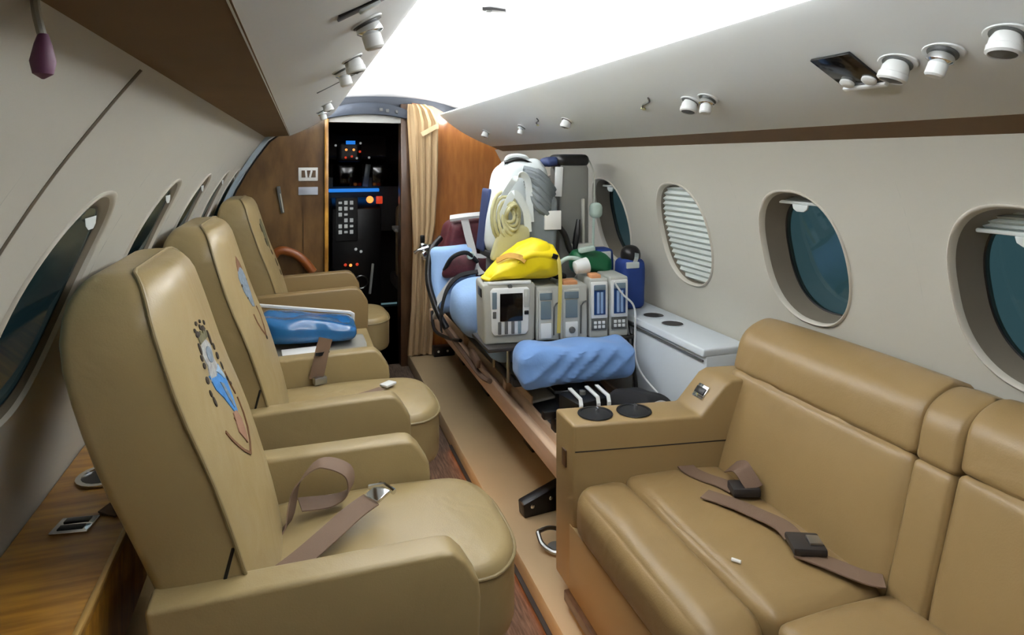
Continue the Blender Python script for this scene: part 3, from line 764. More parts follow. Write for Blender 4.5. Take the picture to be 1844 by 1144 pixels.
# mattress with raised head section under pale blue sheet
def sheet_fn(sd, amp=.01):
    def f(p, a, b, c_): return (p.x+wr(p, 7, amp, sd), p.y+wr(p, 7, amp, sd+3), p.z+(wr(p, 8, amp, sd+7) if c_ > -.8 else 0))
    return f
softbox(T((.985, 2.78, .60)), (.50, .66, .12), .055, 16, sheet_fn(2)).build('mattress', 'palebluecloth', t, angle=80)
softbox(T((.80, 2.86, .69)), (.27, .32, .25), .11, 16, sheet_fn(5, .012), RX(8)).build('blanket_roll', 'palebluecloth', t, angle=80)
softbox(T((.745, 3.20, .765)), (.24, .10, .34), .05, 16, sheet_fn(9), RX(-14)).build('backrest', 'palebluecloth', t, angle=80)
G().tube([T(p) for p in sm([(.68, 3.06, .55), (.64, 3.12, .64), (.612, 3.18, .77), (.635, 3.23, .90), (.70, 3.30, .96)])], .016, 10).build('head_frame', 'black', t)
G().ribbon([T(p) for p in sm([(.635, 3.12, .63), (.655, 3.12, .68), (.70, 3.12, .74), (.76, 3.11, .82)])], .03, .004, (.3, .2, 1)).build('restraint_strap', 'strap', t)
G().ribbon([T(p) for p in sm([(.65, 3.04, .54), (.645, 3.03, .62), (.67, 3.02, .74), (.73, 3.01, .81), (.82, 2.99, .83)])], .035, .005, (0, 1, .3)).build('restraint_strap', 'blackfab', t)
# equipment bridge carrying the monitors
tb((.98, 2.42, .655), (.62, .24, .016)).build('equipment_tray', 'seatdark', t, bevel=.004)
for x in (.76, 1.22):
    for y in (2.33, 2.52): G().tube([T((x, y, .52)), T((x, y, .65))], .008, 8).build('tray_post', 'steel', t)
tb((.90, 2.62, .80), (.26, .14, .30)).build('equipment_case', 'darkgrey', t, bevel=.01)

# blue pillow on the foot end
def pil_fn(p, a, b, c_):
    q = Vector(p); d = q.x*.55-q.z*1.0                     # diagonal drape folds on the aft face
    fold = abs(math.sin(46*d+2.2*math.sin(9*q.x)+wr(q, 5, 1.6, 3)))**.6
    k = max(0, -b)*(1-.5*abs(a))
    q.y += .016*(fold-.6)*k; q.z += .006*math.sin(30*q.x+18*q.y)*max(0, c_)+wr(q, 7, .006, 8)
    q.z -= .03*max(0, -a-.3)*max(0, -b)*max(0, -c_)
    return q
o = softbox((.985, 2.22, .615), (.46, .17, .14), .05, 44, pil_fn, RZ(-4)).build('pillow', 'bluecloth', angle=80)
tag(o, 'wrinkled blue pillow on the foot end of the stretcher below the monitors', 'pillow')

# ------------------------------------------------------------------ monitors and pumps in a row
ROT = math.radians(-6)
def eq(x, y): return (x, y-.105*(x-.98))
def monitor():
    X, Y = eq(.778, 2.40)
    t = thing('patient_monitor', 'large grey patient monitor with a black screen and four slot buttons', 'monitor', (X, Y, .663), ROT)
    poly = [(-.10, .0), (-.085, -.006+.006), (.085, 0), (.10, .01), (.105, .222), (.095, .232), (-.10, .232), (-.107, .222)]
    G().loft([[(x*.97, -.075, z) for x, z in poly], [(x, -.06, z) for x, z in poly], [(x, .09, z) for x, z in poly]]).build('body', 'greyplastic', t, bevel=.006, seg=3)
    fp = [(-.062, .035), (.062, .035), (.072, .05), (.078, .205), (.07, .217), (-.068, .217), (-.078, .205), (-.072, .05)]
    G().prism(fp, 'y', -.086, -.074).build('face_plate', 'whiteplastic', t, bevel=.004)
    G().box((.004, -.0875, .143), (.09, .006, .107)).build('screen', 'screen', t, bevel=.002)
    for i in range(4): G().box((-.042+.026*i, -.0875, .064), (.013, .006, .048)).build('slot_button', 'darkgrey' if i < 3 else 'lcd', t, bevel=.002)
    G().box((-.062, -.0875, .17), (.018, .004, .065)).build('side_window', 'lcd', t, bevel=.002)
    G().box((-.062, -.0875, .115), (.014, .004, .026)).build('side_key', 'darkgrey', t, bevel=.002)
    G().box((.064, -.0875, .12), (.018, .006, .016)).build('knob', 'black', t, bevel=.003)
    G().box((.064, -.0875, .175), (.02, .004, .07)).build('side_window', 'palegrey', t, bevel=.002)
    G().tube([(-.09, -.03, .228), (-.08, -.07, .234), (.0, -.078, .236), (.08, -.07, .234), (.09, -.03, .228)], .008, 10).build('carry_handle', 'whiteplastic', t)
    G().lathe([(.009, 0), (.009, .006), (.001, .006)], (.0, -.078, .222), RX(90), 12).build('lamp', 'darkgrey', t)
    G().box((-.104, -.02, .195), (.012, .07, .035)).build('side_socket', 'black', t, bevel=.003)
monitor()
def pump(x, w_, h, label, kind, orange=False):
    X, Y = eq(x, 2.40)
    t = thing('infusion_pump', label, 'pump', (X, Y, .663), ROT, 'infusion pumps on the stretcher tray')
    hw = w_/2
    G().box((0, .01, h/2), (w_, .16, h)).build('body', 'palegrey', t, bevel=.007, seg=3)
    if kind == 'blue':
        fr = G().box((0, -.074, h*.64), (w_*.9, .01, h*.62)).build('door', 'whiteplastic', t, bevel=.004)
        G().box((0, -.08, h*.645), (w_*.62, .005, h*.5)).build('window', 'lcdblue', fr, bevel=.002)
        for q in (-.16, .16): G().box((q*w_*.62, -.083, h*.6), (w_*.14, .004, h*.36)).build('tube_strip', 'paleblue_strip', fr, bevel=.001)
        G().box((0, -.083, h*.86), (w_*.6, .004, h*.09)).build('display', 'lcd', fr, bevel=.001)
        for q in (-1, 0, 1):
            for z in (.26, .19): G().box((q*w_*.22, -.074, h*z), (w_*.15, .01, h*.05)).build('key', 'whiteplastic', t, bevel=.0015)
        G().box((0, -.073, h*.225), (w_*.82, .006, h*.19)).build('keypad', 'darkgrey', t, bevel=.002)
    else:
        dr = G().box((-w_*.12, -.074, h*.48), (w_*.62, .012, h*.9)).build('door', 'palegrey', t, bevel=.004)
        G().box((-w_*.12, -.082, h*.83), (w_*.52, .005, h*.13)).build('display', 'lcd', dr, bevel=.002)
        G().box((-w_*.12, -.082, h*.58), (w_*.44, .005, h*.33)).build('window', 'lcd', dr, bevel=.002)
        G().box((-w_*.12, -.082, h*.2), (w_*.46, .006, h*.28)).build('cassette', 'whiteplastic', dr, bevel=.003)
        G().tube([(w_*.25, -.072, h*.1), (w_*.25, -.076, h*.62), (w_*.33, -.076, h*.68), (w_*.45, -.072, h*.7)], .003, 8).build('side_channel', 'darkgrey', t)
        if kind == 'dial':
            G().lathe([(.012, 0), (.012, .01), (.007, .012), (.001, .012)], (-w_*.12, -.085, h*.2), RX(90), 14).build('dial', 'darkgrey', dr)
    if orange: G().box((-w_*.1, -.03, h+.006), (w_*.55, .06, .018)).build('lamp', 'orange', t, bevel=.005)
    return t
pump(.932, .095, .212, 'plain grey infusion pump touching the large monitor', 'plain')
pump(1.038, .112, .214, 'grey infusion pump with a dial and orange lamp in mid row', 'dial', True)
pump(1.142, .078, .235, 'grey infusion pump with a blue window, inner one of the blue pair', 'blue', True)
pump(1.226, .08, .24, 'rightmost infusion pump with a blue window beside the white cabinet', 'blue')

# yellow bag on the monitor and pumps
def yel_fn(p, a, b, c_):
    q = Vector(p); k = .5+.5*a                      # 0 left .. 1 right
    hgt = interp([(0, .12), (.12, .30), (.3, .62), (.5, .92), (.68, 1.0), (.85, .86), (1, .52)], k)
    q.z = -.075+(q.z+.075)*hgt
    if c_ > -.6: q.z += wr(q, 9, .016, 4)+.010*math.sin(16*q.x+9*q.y); q.y += wr(q, 8, .014, 1)
    return q
t = thing('yellow_bag', 'bright yellow vinyl bag slumped on top of the large monitor', 'bag', (.835, 2.41, .902), ROT)
softbox((0, 0, .0755), (.31, .17, .15), .06, 24, yel_fn).build('bag', 'yellow', t, angle=80)
def flap_fn(p, a, b, c_):
    q = Vector(p); q.z += -.05*max(0, -a)**2-.02*max(0, a)**2+wr(q, 10, .012, 6); return q
softbox((.05, -.055, .118), (.18, .09, .035), .016, 14, flap_fn, RX(28)).build('flap', 'yellow', t, angle=80)
G().ribbon(sm([(.125, -.075, .10), (.132, -.098, .075), (.135, -.105, .0), (.132, -.106, -.10), (.128, -.106, -.20)]), .014, .003, (1, 0, 0)).build('strap', mat('strap_dull_yellow', (196, 180, 92), .7), t)
G().box((.118, -.09, .095), (.024, .012, .02), RY(20)).build('buckle', 'black', t, bevel=.003)
G().ribbon(sm([(-.10, -.02, .075), (-.06, -.06, .10), (-.02, -.085, .095), (.0, -.09, .08)]), .022, .004, (.3, .5, 1)).build('tie_strip', mat('strip_ochre', (196, 150, 60), .7), t)

# maroon bag strapped on the raised backrest
t = thing('maroon_bag', 'maroon vinyl bag with grey webbing strap on the stretcher head', 'bag', (.845, 3.37, .66))
def mar_fn(p, a, b, c_):
    q = Vector(p); q += Vector((wr(q, 9, .018, 2), wr(q, 9, .018, 5), wr(q, 10, .016, 8))); q.x += .07*(q.z/.2); return q
softbox((-.01, 0, .115), (.28, .22, .22), .06, 16, mar_fn).build('body', 'maroon', t, angle=80)
softbox((.03, -.02, .31), (.30, .20, .17), .04, 14, mar_fn, RY(-4)).build('upper_pocket', 'maroon', t, angle=80)
softbox((-.08, -.235, .175), (.15, .08, .11), .035, 10, mar_fn).build('front_pocket', 'maroon', t, angle=80)
G().ribbon(sm([(-.10, -.10, .405), (-.03, -.12, .415), (.04, -.12, .42), (.11, -.11, .422)]), .05, .014, (0, 1, .3)).build('carry_handle', 'strap', t)
G().ribbon(sm([(-.03, -.135, .40), (-.015, -.15, .32), (.0, -.18, .24), (.0, -.24, .17), (.02, -.29, .14)]), .04, .004, (1, 0, 0)).build('webbing_strap', 'strap', t)
G().ribbon(sm([(.01, -.20, .22), (.06, -.20, .215), (.11, -.19, .22)]), .022, .004, (0, .2, 1)).build('side_strap', 'strap', t)
G().tube(sm([(-.16, -.24, .16), (-.13, -.285, .23), (-.06, -.29, .25), (.0, -.28, .20)]), .011, 8).build('edge_binding', 'blackfab', t)
G().lathe([(.016, -.006), (.02, 0), (.016, .006), (.008, .004)], (-.04, -.29, .235), RX(90), 16).build('ring', 'clear', t)

# white and grey backpack with khaki coil
t = thing('medical_backpack', 'white and grey medical backpack with khaki straps above the yellow bag', 'backpack', (.895, 2.64, .952))
def bp_fn(p, a, b, c_):
    q = Vector(p); k = .5+.5*c_; q.x *= 1-.34*k**2.2; q.x += .03*k; q += Vector((wr(q, 8, .012, 3), wr(q, 8, .014, 6), wr(q, 8, .01, 9))); return q
softbox((.0, .02, .215), (.30, .20, .42), .075, 20, bp_fn).build('body', 'packwhite', t, angle=80)
softbox((.075, -.09, .14), (.14, .06, .25), .03, 14, bp_fn).build('grey_panel', 'packgrey', t, angle=80)
softbox((-.145, .06, .16), (.012, .11, .27), .006, 10, lambda p, a, b, c_: (p.x+.03*(.5+.5*c_), p.y, p.z)).build('blue_side', 'packblue', t, angle=80)
G().box((0, -.02, .02), (.29, .19, .03)).build('black_base', 'blackfab', t, bevel=.01)
for i in range(9):                                                   # draped grey folds at the upper right
    a = i/8
    G().tube(sm([(.00+.02*a, -.10-.01*math.sin(i), .385-.10*a), (.05, -.125, .37-.13*a+.012*math.sin(3*i)), (.10, -.115, .33-.14*a), (.145-.02*a, -.08, .29-.15*a)]), [.012]*6+[.017]*7+[.014]*6, 8).build('fabric_fold', 'packgrey', t)
G().ribbon(sm([(-.09, -.105, .27), (-.055, -.13, .335), (-.02, -.135, .36), (.01, -.125, .33), (.02, -.12, .24), (.025, -.12, .16)]), .028, .006, (.6, -.2, .5)).build('shoulder_strap', 'packwhite', t)
G().ribbon(sm([(-.12, -.11, .13), (-.09, -.13, .22), (-.06, -.14, .28), (-.03, -.14, .26), (.0, -.135, .20), (.01, -.13, .12)]), .03, .005, (.8, -.1, .3)).build('shoulder_strap', 'packwhite', t)
for i in range(7):                                                   # coiled khaki tubing
    r_ = .026+.011*i; ph = .8*i
    G().tube([(-.075+.016*math.sin(ph)+r_*.62*math.cos(2*PI*k/18), -.150+.006*i+.012*math.sin(4*PI*k/18+ph), .185+.01*math.cos(ph)+r_*1.1*math.sin(2*PI*k/18)) for k in range(18)], .0075, 7, closed=True).build('khaki_coil', 'khaki', t)
softbox((-.07, -.118, .075), (.16, .05, .14), .02, 10, bp_fn).build('khaki_pocket', 'khaki', t, angle=80)
G().tube(sm([(-.05, 0, .395), (-.04, -.01, .43), (.0, -.02, .438), (.04, -.02, .428), (.05, -.01, .395)]), .011, 8).build('grab_handle', 'packwhite', t)
G().ribbon(sm([(-.06, -.02, .41), (0, -.035, .425), (.055, -.035, .41)]), .03, .008, (0, 1, .2)).build('handle_pad', 'black', t)
G().ribbon(sm([(.0, -.13, .045), (.02, -.14, .02), (.0, -.15, -.01)]), .05, .004, (1, .2, 0)).build('khaki_tail', 'khaki', t)

G().box((.122, -.125, .165), (.075, .012, .08)).build('white_label', 'paper', t, bevel=.002)

# tall grey device with black cap
t = thing('ventilator_tower', 'tall grey slab-sided device with a black cap beside the backpack', 'medical device', (1.145, 2.66, .552), math.radians(-4))
G().prism([(-.065, .0), (-.058, .78), (-.05, .80), (.07, .80), (.078, .78), (.08, .0)], 'y', -.07, .07).build('body', 'towergrey', t, bevel=.008, seg=3)
softbox((.008, .0, .818), (.15, .16, .055), .025, 10).build('cap', 'black', t)
softbox((-.085, .0, .812), (.06, .13, .04), .02, 10, None, RY(-14)).build('cap_grip', 'packblue', t)
G().box((-.065, -.075, .725), (.035, .012, .13), RY(3)).build('side_panel', 'whiteplastic', t, bevel=.003)
G().box((.045, -.085, .55), (.012, .02, .20)).build('lever_rail', 'greyplastic', t, bevel=.003)
G().box((.035, -.09, .44), (.10, .03, .028)).build('clamp_arm', 'palegrey', t, bevel=.005)
G().tube([(.0, -.10, .43), (.01, -.105, .50), (.018, -.10, .56)], [.013, .016, .008], 8).build('clamp_lever', 'black', t)
G().box((.05, -.095, .40), (.04, .04, .03)).build('clamp_jaw', 'palegrey', t, bevel=.006)
G().tube(sm([(.085, -.05, .82), (.105, -.06, .76), (.108, -.06, .66), (.104, -.06, .60)]), .0035, 6).build('cable', 'palegrey', t)
softbox((.115, -.06, .595), (.06, .05, .07), .025, 8).build('connector', 'clear', t)
G().tube(sm([(.105, -.06, .56), (.10, -.065, .45), (.09, -.07, .33), (.095, -.07, .22)]), .006, 8).build('drip_line', 'clear', t)
fin = [(-.005, .20), (.0, .31), (.02, .335), (.05, .34), (.06, .33), (.065, .20)]
G().prism(fin, 'y', -.11, -.095).build('white_fin', 'palegrey', t, bevel=.004)
# black breathing hose
o = G().tube(sm([(1.00, 2.56, .90), (.985, 2.55, 1.02), (1.02, 2.53, 1.10), (1.07, 2.52, 1.06), (1.10, 2.51, .98), (1.15, 2.49, .925), (1.20, 2.50, .92)]), .013, 10).build('breathing_hose', 'black')
tag(o, 'black hose arching between the yellow bag and the grey tower', 'hose')
# green oxygen bag with mask
t = thing('green_bag', 'dark green vinyl bag behind the blue window pumps', 'bag', (1.17, 2.47, .91))
def gr_fn(p, a, b, c_):
    q = Vector(p); k = .5+.5*a; q.z *= 1-.35*k; q.z -= .02*k; return q+Vector((0, wr(q, 10, .015, 2), wr(q, 10, .016, 5)))
softbox((.01, .02, .035), (.19, .10, .12), .045, 14, gr_fn).build('bag', 'green', t, angle=80)
G().box((-.03, -.03, .088), (.07, .03, .02), RY(-8)).build('label_band', 'clear', t, bevel=.005)
t = thing('oxygen_mask', 'pale translucent oxygen mask with curved tube on the pumps', 'mask', (1.06, 2.42, .912))
G().tube(sm([(-.07, 0, .0), (-.055, -.005, .035), (-.02, -.01, .058), (.03, -.012, .052), (.065, -.01, .03)]), .009, 10).build('tube', 'clear', t)
G().lathe([(.012, -.03), (.026, -.025), (.030, .0), (.032, .03), (.026, .03)], (.03, -.03, .025), RY(80), 16).build('cup', 'whiteplastic', t)
G().lathe([(.024, .0), (.024, .006), (.001, .006)], (.058, -.03, .028), RY(80), 14).build('cup_opening', 'darkgrey', t)
softbox((-.055, 0, -.012), (.05, .06, .022), .009, 8).build('valve', 'blackfab', t)

# blue bag standing on the white cabinet
t = thing('blue_pouch', 'royal blue padded pouch with a black top standing on the white cabinet', 'bag', (1.352, 2.46, .735))
def bl_fn(p, a, b, c_): return (p.x+wr(p, 9, .008, 2), p.y+wr(p, 9, .008, 4), p.z)
softbox((0, 0, .108), (.115, .10, .215), .03, 12, bl_fn).build('body', 'blue', t, angle=80)
softbox((.005, 0, .225), (.085, .085, .09), .04, 12).build('black_top', 'black', t)
G().box((-.01, -.046, .19), (.06, .012, .026)).build('clip', 'tab', t, bevel=.003)
G().ribbon(sm([(.0, -.044, .20), (.005, -.05, .22), (.01, -.045, .24)]), .02, .004, (1, 0, 0)).build('clip_strap', 'chrome', t)
t = thing('blue_folder', 'wide blue case open at the top behind the green bag', 'case', (1.30, 2.62, .735))
softbox((-.012, 0, .12), (.10, .10, .24), .02, 10, bl_fn).build('body', 'blue', t, angle=80)
G().box((-.018, -.054, .20), (.07, .008, .06)).build('label_pocket', 'whiteplastic', t, bevel=.003)
# white lead cables from the pumps down to the cabinet
o = G().tube(sm([(1.18, 2.27, .89), (1.215, 2.265, .84), (1.262, 2.26, .79), (1.268, 2.26, .70), (1.262, 2.25, .60), (1.25, 2.18, .55), (1.272, 2.10, .50)]), .004, 8).build('lead_cable', 'whiteplastic')
tag(o, 'thin white cable looping down beside the rightmost pump', 'cable')
o = G().tube(sm([(1.27, 2.42, .80), (1.272, 2.36, .74), (1.270, 2.30, .62), (1.270, 2.26, .48), (1.262, 2.24, .40)]), .009, 8).build('power_cable', 'black')
tag(o, 'black power cable hanging in front of the white cabinet', 'cable')

# gear stowed behind the sofa arm
t = thing('black_pack', 'flat black fabric pack lying behind the sofa arm', 'bag', (1.15, 2.00, .35), math.radians(20))
def bk_fn(p, a, b, c_):
    q = Vector(p); k = .5+.5*a; q.z *= 1-.25*k; q += Vector((wr(q, 8, .02, 2), wr(q, 8, .02, 4), wr(q, 9, .025, 7))); return q
softbox((0, 0, .105), (.20, .20, .21), .05, 14, bk_fn).build('body', 'blackfab', t, angle=80)
G().ribbon(sm([(-.06, -.09, .19), (-.03, -.105, .20), (.0, -.105, .19)]), .02, .005, (.2, .6, .6)).build('strap', 'strap', t)
t = thing('equipment_box', 'small black box with white corner bands under the blue pillow', 'box', (.952, 2.06, .345))
G().box((0, 0, .10), (.14, .12, .20), RZ(12)).build('body', 'black', t, bevel=.01)
for x in (-.045, .02, .06): G().ribbon([(x, -.075, .03), (x, -.075, .195), (x+.004, -.06, .21), (x+.008, .04, .212)], .013, .005, (1, 0, 0)).build('band', 'whiteplastic', t)
G().lathe([(.011, 0), (.011, .012), (.001, .014)], (-.015, -.02, .21), None, 12).build('knob', 'darkgrey', t)
t = thing('camera_bracket', 'small black clamp on the deck left of the banded box', 'clamp', (.875, 2.10, .345))
G().box((0, 0, .06), (.05, .05, .12)).build('post', 'black', t, bevel=.006)
G().box((-.03, 0, .13), (.07, .03, .03)).build('head', 'black', t, bevel=.006)

# floor fittings beside the sofa arm
t = thing('floor_latch', 'black hinged floor latch on the beige raised floor', 'latch', (.84, 2.2, .08), math.radians(6))
G().prism([(-.075, 0), (-.08, .05), (.09, .10), (.11, .10), (.11, .0)], 'y', -.025, .025).build('body', 'black', t, bevel=.006)
for x in (-.045, .03): G().lathe([(.008, 0), (.008, .004), (.002, .006)], (x, -.025, .04+.015*(x > 0)), RX(90), 10).build('rivet', 'chrome', t)
t = thing('tie_down_ring', 'silver tie-down ring on the floor beside the sofa arm', 'ring', (.80, 1.98, .08))
G().tube(sm([(-.045, .02, .05), (-.04, -.01, .025), (-.01, -.045, .012), (.03, -.05, .02)]), .008, 8).build('loop', 'steel', t)
G().tube(sm([(-.045, .02, .05), (.0, .03, .05), (.04, .02, .035), (.03, -.05, .02)]), .007, 8).build('loop', 'steel', t)
G().lathe([(.03, 0), (.03, .008), (.018, .014), (.001, .015)], (0.01, -.01, 0), None, 16).build('base', 'darkgrey', t)
# amber step light along the platform edge
t = thing('step_light', 'amber glowing step light strip along the raised floor edge', 'light', (.676, 2.4, .03))
G().box((0, -.55, -.012), (.006, 2.2, .006)).build('lens', 'step_glow', t)
G().box((-.003, -.55, -.005), (.014, 2.2, .005)).build('housing', 'seatdark', t)

# ------------------------------------------------------------------ overhead fittings
def panel_pt(side, k, y, lift=0):
    if side > 0: up, lip, bul = Vector((.87, 1.657)), Vector((1.22, 1.457)), .02
    else: up, lip, bul = Vector((.20, 1.662)), Vector((-.06, 1.515)), .012
    d = lip-up; n = Vector((-d.y, d.x)).normalized()
    if n.y > 0: n = -n
    p = up+d*k+n*(bul*math.sin(PI*k**.9)+lift)
    zx = Vector((n.x, 0, n.y)); xx = Vector((d.x, 0, d.y)).normalized(); yy = zx.cross(xx)
    return Vector((p.x, y, p.y)), Matrix((xx, yy, zx)).transposed()
def fixture(side, k, y, label, kind, tilt=0, s_=1):
    p, R_ = panel_pt(side, k, y)
    t = thing({'lamp': 'reading_lamp', 'vent': 'air_vent'}[kind], label, 'lamp' if kind == 'lamp' else 'air vent', p, 0, 'overhead lamps and vents')
    t.rotation_euler = R_.to_euler()
    n = 24
    # flat ring for the eyelid dish; a dark disc paints the shade inside
    G().loft([[(.033*s_*math.cos(2*PI*j/n), .044*s_*math.sin(2*PI*j/n), .0002) for j in range(n)], [(.032*s_*math.cos(2*PI*j/n), .042*s_*math.sin(2*PI*j/n), .0025) for j in range(n)],
              [(.030*s_*math.cos(2*PI*j/n), .036*s_*math.sin(2*PI*j/n), .0025) for j in range(n)]]).build('recess', 'psu', t)
    G().lathe([(.030*s_, .003), (.030*s_, .0042), (.001, .0042)], (0, 0, 0), None, 24).build('dish_shade', 'darkgrey', t)
    Rt = RX(tilt) @ RY(12)
    if kind == 'lamp':
        G().lathe([(.020*s_, -.004), (.026*s_, .006), (.027*s_, .02*s_), (.029*s_, .022*s_), (.029*s_, .034*s_), (.024*s_, .038*s_), (.022*s_, .034*s_)], (0, 0, .004), Rt, 24).build('body', 'whiteplastic', t)
        G().lathe([(.023*s_, .030*s_), (.023*s_, .036*s_), (.006*s_, .040*s_), (.001, .042*s_)], (0, 0, .004), Rt, 20).build('lens', 'darkgrey', t)
    else:
        G().lathe([(.020*s_, -.004), (.025*s_, .004), (.026*s_, .016*s_), (.018*s_, .022*s_)], (0, 0, .004), Rt, 24).build('ball', 'chrome', t)
        G().lathe([(.017*s_, .018*s_), (.019*s_, .024*s_), (.019*s_, .046*s_), (.015*s_, .050*s_), (.001, .050*s_)], (0, 0, .004), Rt, 20).build('nozzle', 'whiteplastic', t)
    return t
fixture(1, .44, .865, 'round reading lamp beside the dark rectangular panel on the right', 'lamp', 10, .85)
fixture(1, .42, .775, 'air vent nozzle right of the round reading lamp', 'vent', 10, .8)
fixture(1, .38, .665, 'lamp at the right picture edge on the overhead panel', 'lamp', 0, .8)
fixture(1, .50, 1.535, 'reading lamp of the pair above the closed pleated window', 'lamp', -8, .8)
fixture(1, .50, 1.455, 'chrome vent of the pair above the closed pleated window', 'vent', -8, .8)
fixture(1, .52, 2.42, 'small lamp above the backpack on the right overhead panel', 'lamp', 0, .75)
fixture(1, .52, 2.98, 'small vent left of the thin slit on the right overhead panel', 'vent', 0, .7)
fixture(1, .52, 3.62, 'farthest small lamp on the right overhead panel', 'lamp', 0, .75)
fixture(-1, .42, 1.00, 'nearest air vent on the left overhead panel', 'vent', 0, .8)
fixture(-1, .38, 1.42, 'reading lamp of the middle pair on the left overhead panel', 'lamp', 0, .75)
fixture(-1, .44, 1.53, 'air vent of the middle pair on the left overhead panel', 'vent', 0, .75)
fixture(-1, .42, 2.55, 'upper lamp of the far pair on the left overhead panel', 'lamp', 0, .7)
fixture(-1, .46, 2.85, 'lower vent of the far pair on the left overhead panel', 'vent', 0, .75)
# dark rectangular panel with two white buttons
p, R_ = panel_pt(1, .44, .975)
t = thing('call_panel', 'dark rectangular overhead panel with white buttons on the right', 'panel', p); t.rotation_euler = R_.to_euler()
G().box((0, 0, .002), (.105, .095, .006)).build('plate', 'screen', t, bevel=.001)
G().box((.052, 0, .005), (.012, .10, .010)).build('white_edge', 'whiteplastic', t, bevel=.003)
for y in (-.026, .026): G().lathe([(.014, 0), (.014, .005), (.010, .008), (.001, .008)], (.032, y, .004), None, 16).build('button', 'whiteplastic', t)
# thin mask-door slits
def slit(side, k, y, label):
    p, R_ = panel_pt(side, k, y)
    t = thing('overhead_slit', label, 'slit', p); t.rotation_euler = R_.to_euler()
    G().tube(sm([(-.03, .055, .001), (-.01, .03, .001), (.0, -.02, .001), (.02, -.05, .001)]), .003, 6).build('groove', 'darkgrey', t)
    G().box((.018, -.045, .002), (.012, .014, .005)).build('catch', 'khaki', t, bevel=.001)
slit(1, .46, 1.75, 'thin curved groove with tan catch on the right overhead panel')
slit(1, .48, 2.72, 'short curved groove between the small right overhead lamps')
p, R_ = panel_pt(-1, .36, .86)
t = thing('drop_door', 'long dark recess nearest the camera on the left overhead panel', 'recess', p); t.rotation_euler = R_.to_euler()
G().box((0, 0, .001), (.15, .03, .004)).build('recess', 'black', t, bevel=.001)
G().box((.03, .004, .004), (.03, .02, .006)).build('latch', 'tab', t, bevel=.002)
p, R_ = panel_pt(-1, .42, 1.85)
t = thing('overhead_slit', 'thin straight groove on the left overhead panel', 'slit', p); t.rotation_euler = R_.to_euler()
G().box((0, 0, .0005), (.12, .005, .003)).build('groove', 'darkgrey', t)
# ceiling speaker slot and scuff
zc_ = 1.787
t = thing('ceiling_vent', 'small dark slotted vent on the bright ceiling', 'vent', (.50, 1.66, zc_-.004))
G().prism([(-.035, -.008), (-.012, -.014), (.03, -.006), (.036, .004), (.0, .010), (-.03, .006)], 'z', -.004, .003).build('grille', 'black', t)
G().box((-.015, 0, -.005), (.015, .012, .004)).build('tab', 'darkgrey', t, bevel=.001)
o = G().tube(sm([(.50, 2.20, zc_), (.52, 2.23, zc_-.002), (.55, 2.24, zc_-.001), (.57, 2.30, zc_)]), .0018, 6).build('ceiling_wire', 'palegrey')
tag(o, 'thin grey wire end hanging from the bright ceiling', 'wire')

# ------------------------------------------------------------------ bulkhead fittings, curtain
t = thing('placard', 'white framed placard with three dark figures on the left bulkhead', 'sign', (.05, 4.256, 1.278))
G().box((0, 0, 0), (.118, .008, .085)).build('card', 'paper', t, bevel=.002)
G().box((.003, -.0045, .002), (.086, .003, .045)).build('print_field', mat('placard_brown', (92, 70, 48), .6), t)
for x in (-.012, .016): G().box((x, -.0065, .002), (.012, .002, .045), RY(14 if x > 0 else -6)).build('print_bar', 'paper', t)
t = tag(G().box((.05, 4.256, 1.172), (.118, .008, .05)).build('name_plate', mat('plate_pale_blue', (178, 184, 196), .5), bevel=.002), 'blank pale plate below the framed placard', 'plate')
t = thing('bulkhead_handle', 'slim dark handle slanting on the left bulkhead', 'handle', (-.115, 4.25, 1.12))
G().box((0, 0, 0), (.022, .014, .17), RY(-9)).build('bar', 'darkgrey', t, bevel=.004)
G().box((.008, -.006, -.02), (.006, .008, .12), RY(-9)).build('edge', 'tray', t, bevel=.002)
t = tag(G().tube(sm([(-.20, 4.23, .70), (-.13, 4.22, .80), (-.05, 4.22, .79), (.02, 4.22, .74), (.08, 4.22, .66)]), .028, 10).build('wooden_bow', 'redbrown'), 'curved orange brown wooden rail behind the far armchair', 'rail')
# curtain: gathered folds
t = thing('curtain', 'gathered beige curtain hanging at the right side of the doorway', 'curtain', (.77, 4.18, 0))
rows = []; n = 60
for z, x0, x1, am in ((1.735, .675, .785, .010), (1.70, .672, .83, .016), (1.62, .672, .868, .022), (1.5, .678, .868, .022), (1.2, .690, .862, .022), (.95, .700, .850, .018), (.80, .708, .828, .014), (.65, .700, .83, .018), (.4, .69, .84, .024), (.2, .675, .838, .026), (.085, .668, .828, .026)):
    rows.append([(x0+(x1-x0)*i/n-.77+.004*math.sin(i*.9+z*3), .62*am*math.sin(2*PI*4*i/n+.5*math.sin(z*4))+.16*am*math.sin(2*PI*9*i/n), z) for i in range(n+1)])
front = rows; g_ = G(); g_.loft([r_+[(x, y+.006, z) for x, y, z in reversed(r_)] for r_ in rows])
g_.build('drape', 'curtain', t, angle=70)
G().ribbon(sm([(-.015, -.035, 1.535), (.03, -.038, 1.56), (.075, -.034, 1.585), (.10, -.01, 1.59)]), .03, .005, (0, 0, 1)).build('tie_band', 'curtain_band', t)
t = thing('curtain_clamp', 'chrome clamp with a black knob pinching the curtain', 'clamp', (.775, 4.13, .80))
G().box((0, 0, 0), (.075, .04, .05), RY(12)).build('jaw', 'chrome', t, bevel=.01)
G().box((-.02, -.012, .055), (.028, .028, .05)).build('post', 'black', t, bevel=.006)
G().tube([(-.07, -.01, -.035), (-.04, -.02, -.015), (.02, -.02, .0)], .014, 10).build('lever', 'chrome', t)
softbox((.045, -.015, -.01), (.07, .05, .06), .022, 8).build('knob', 'black', t)
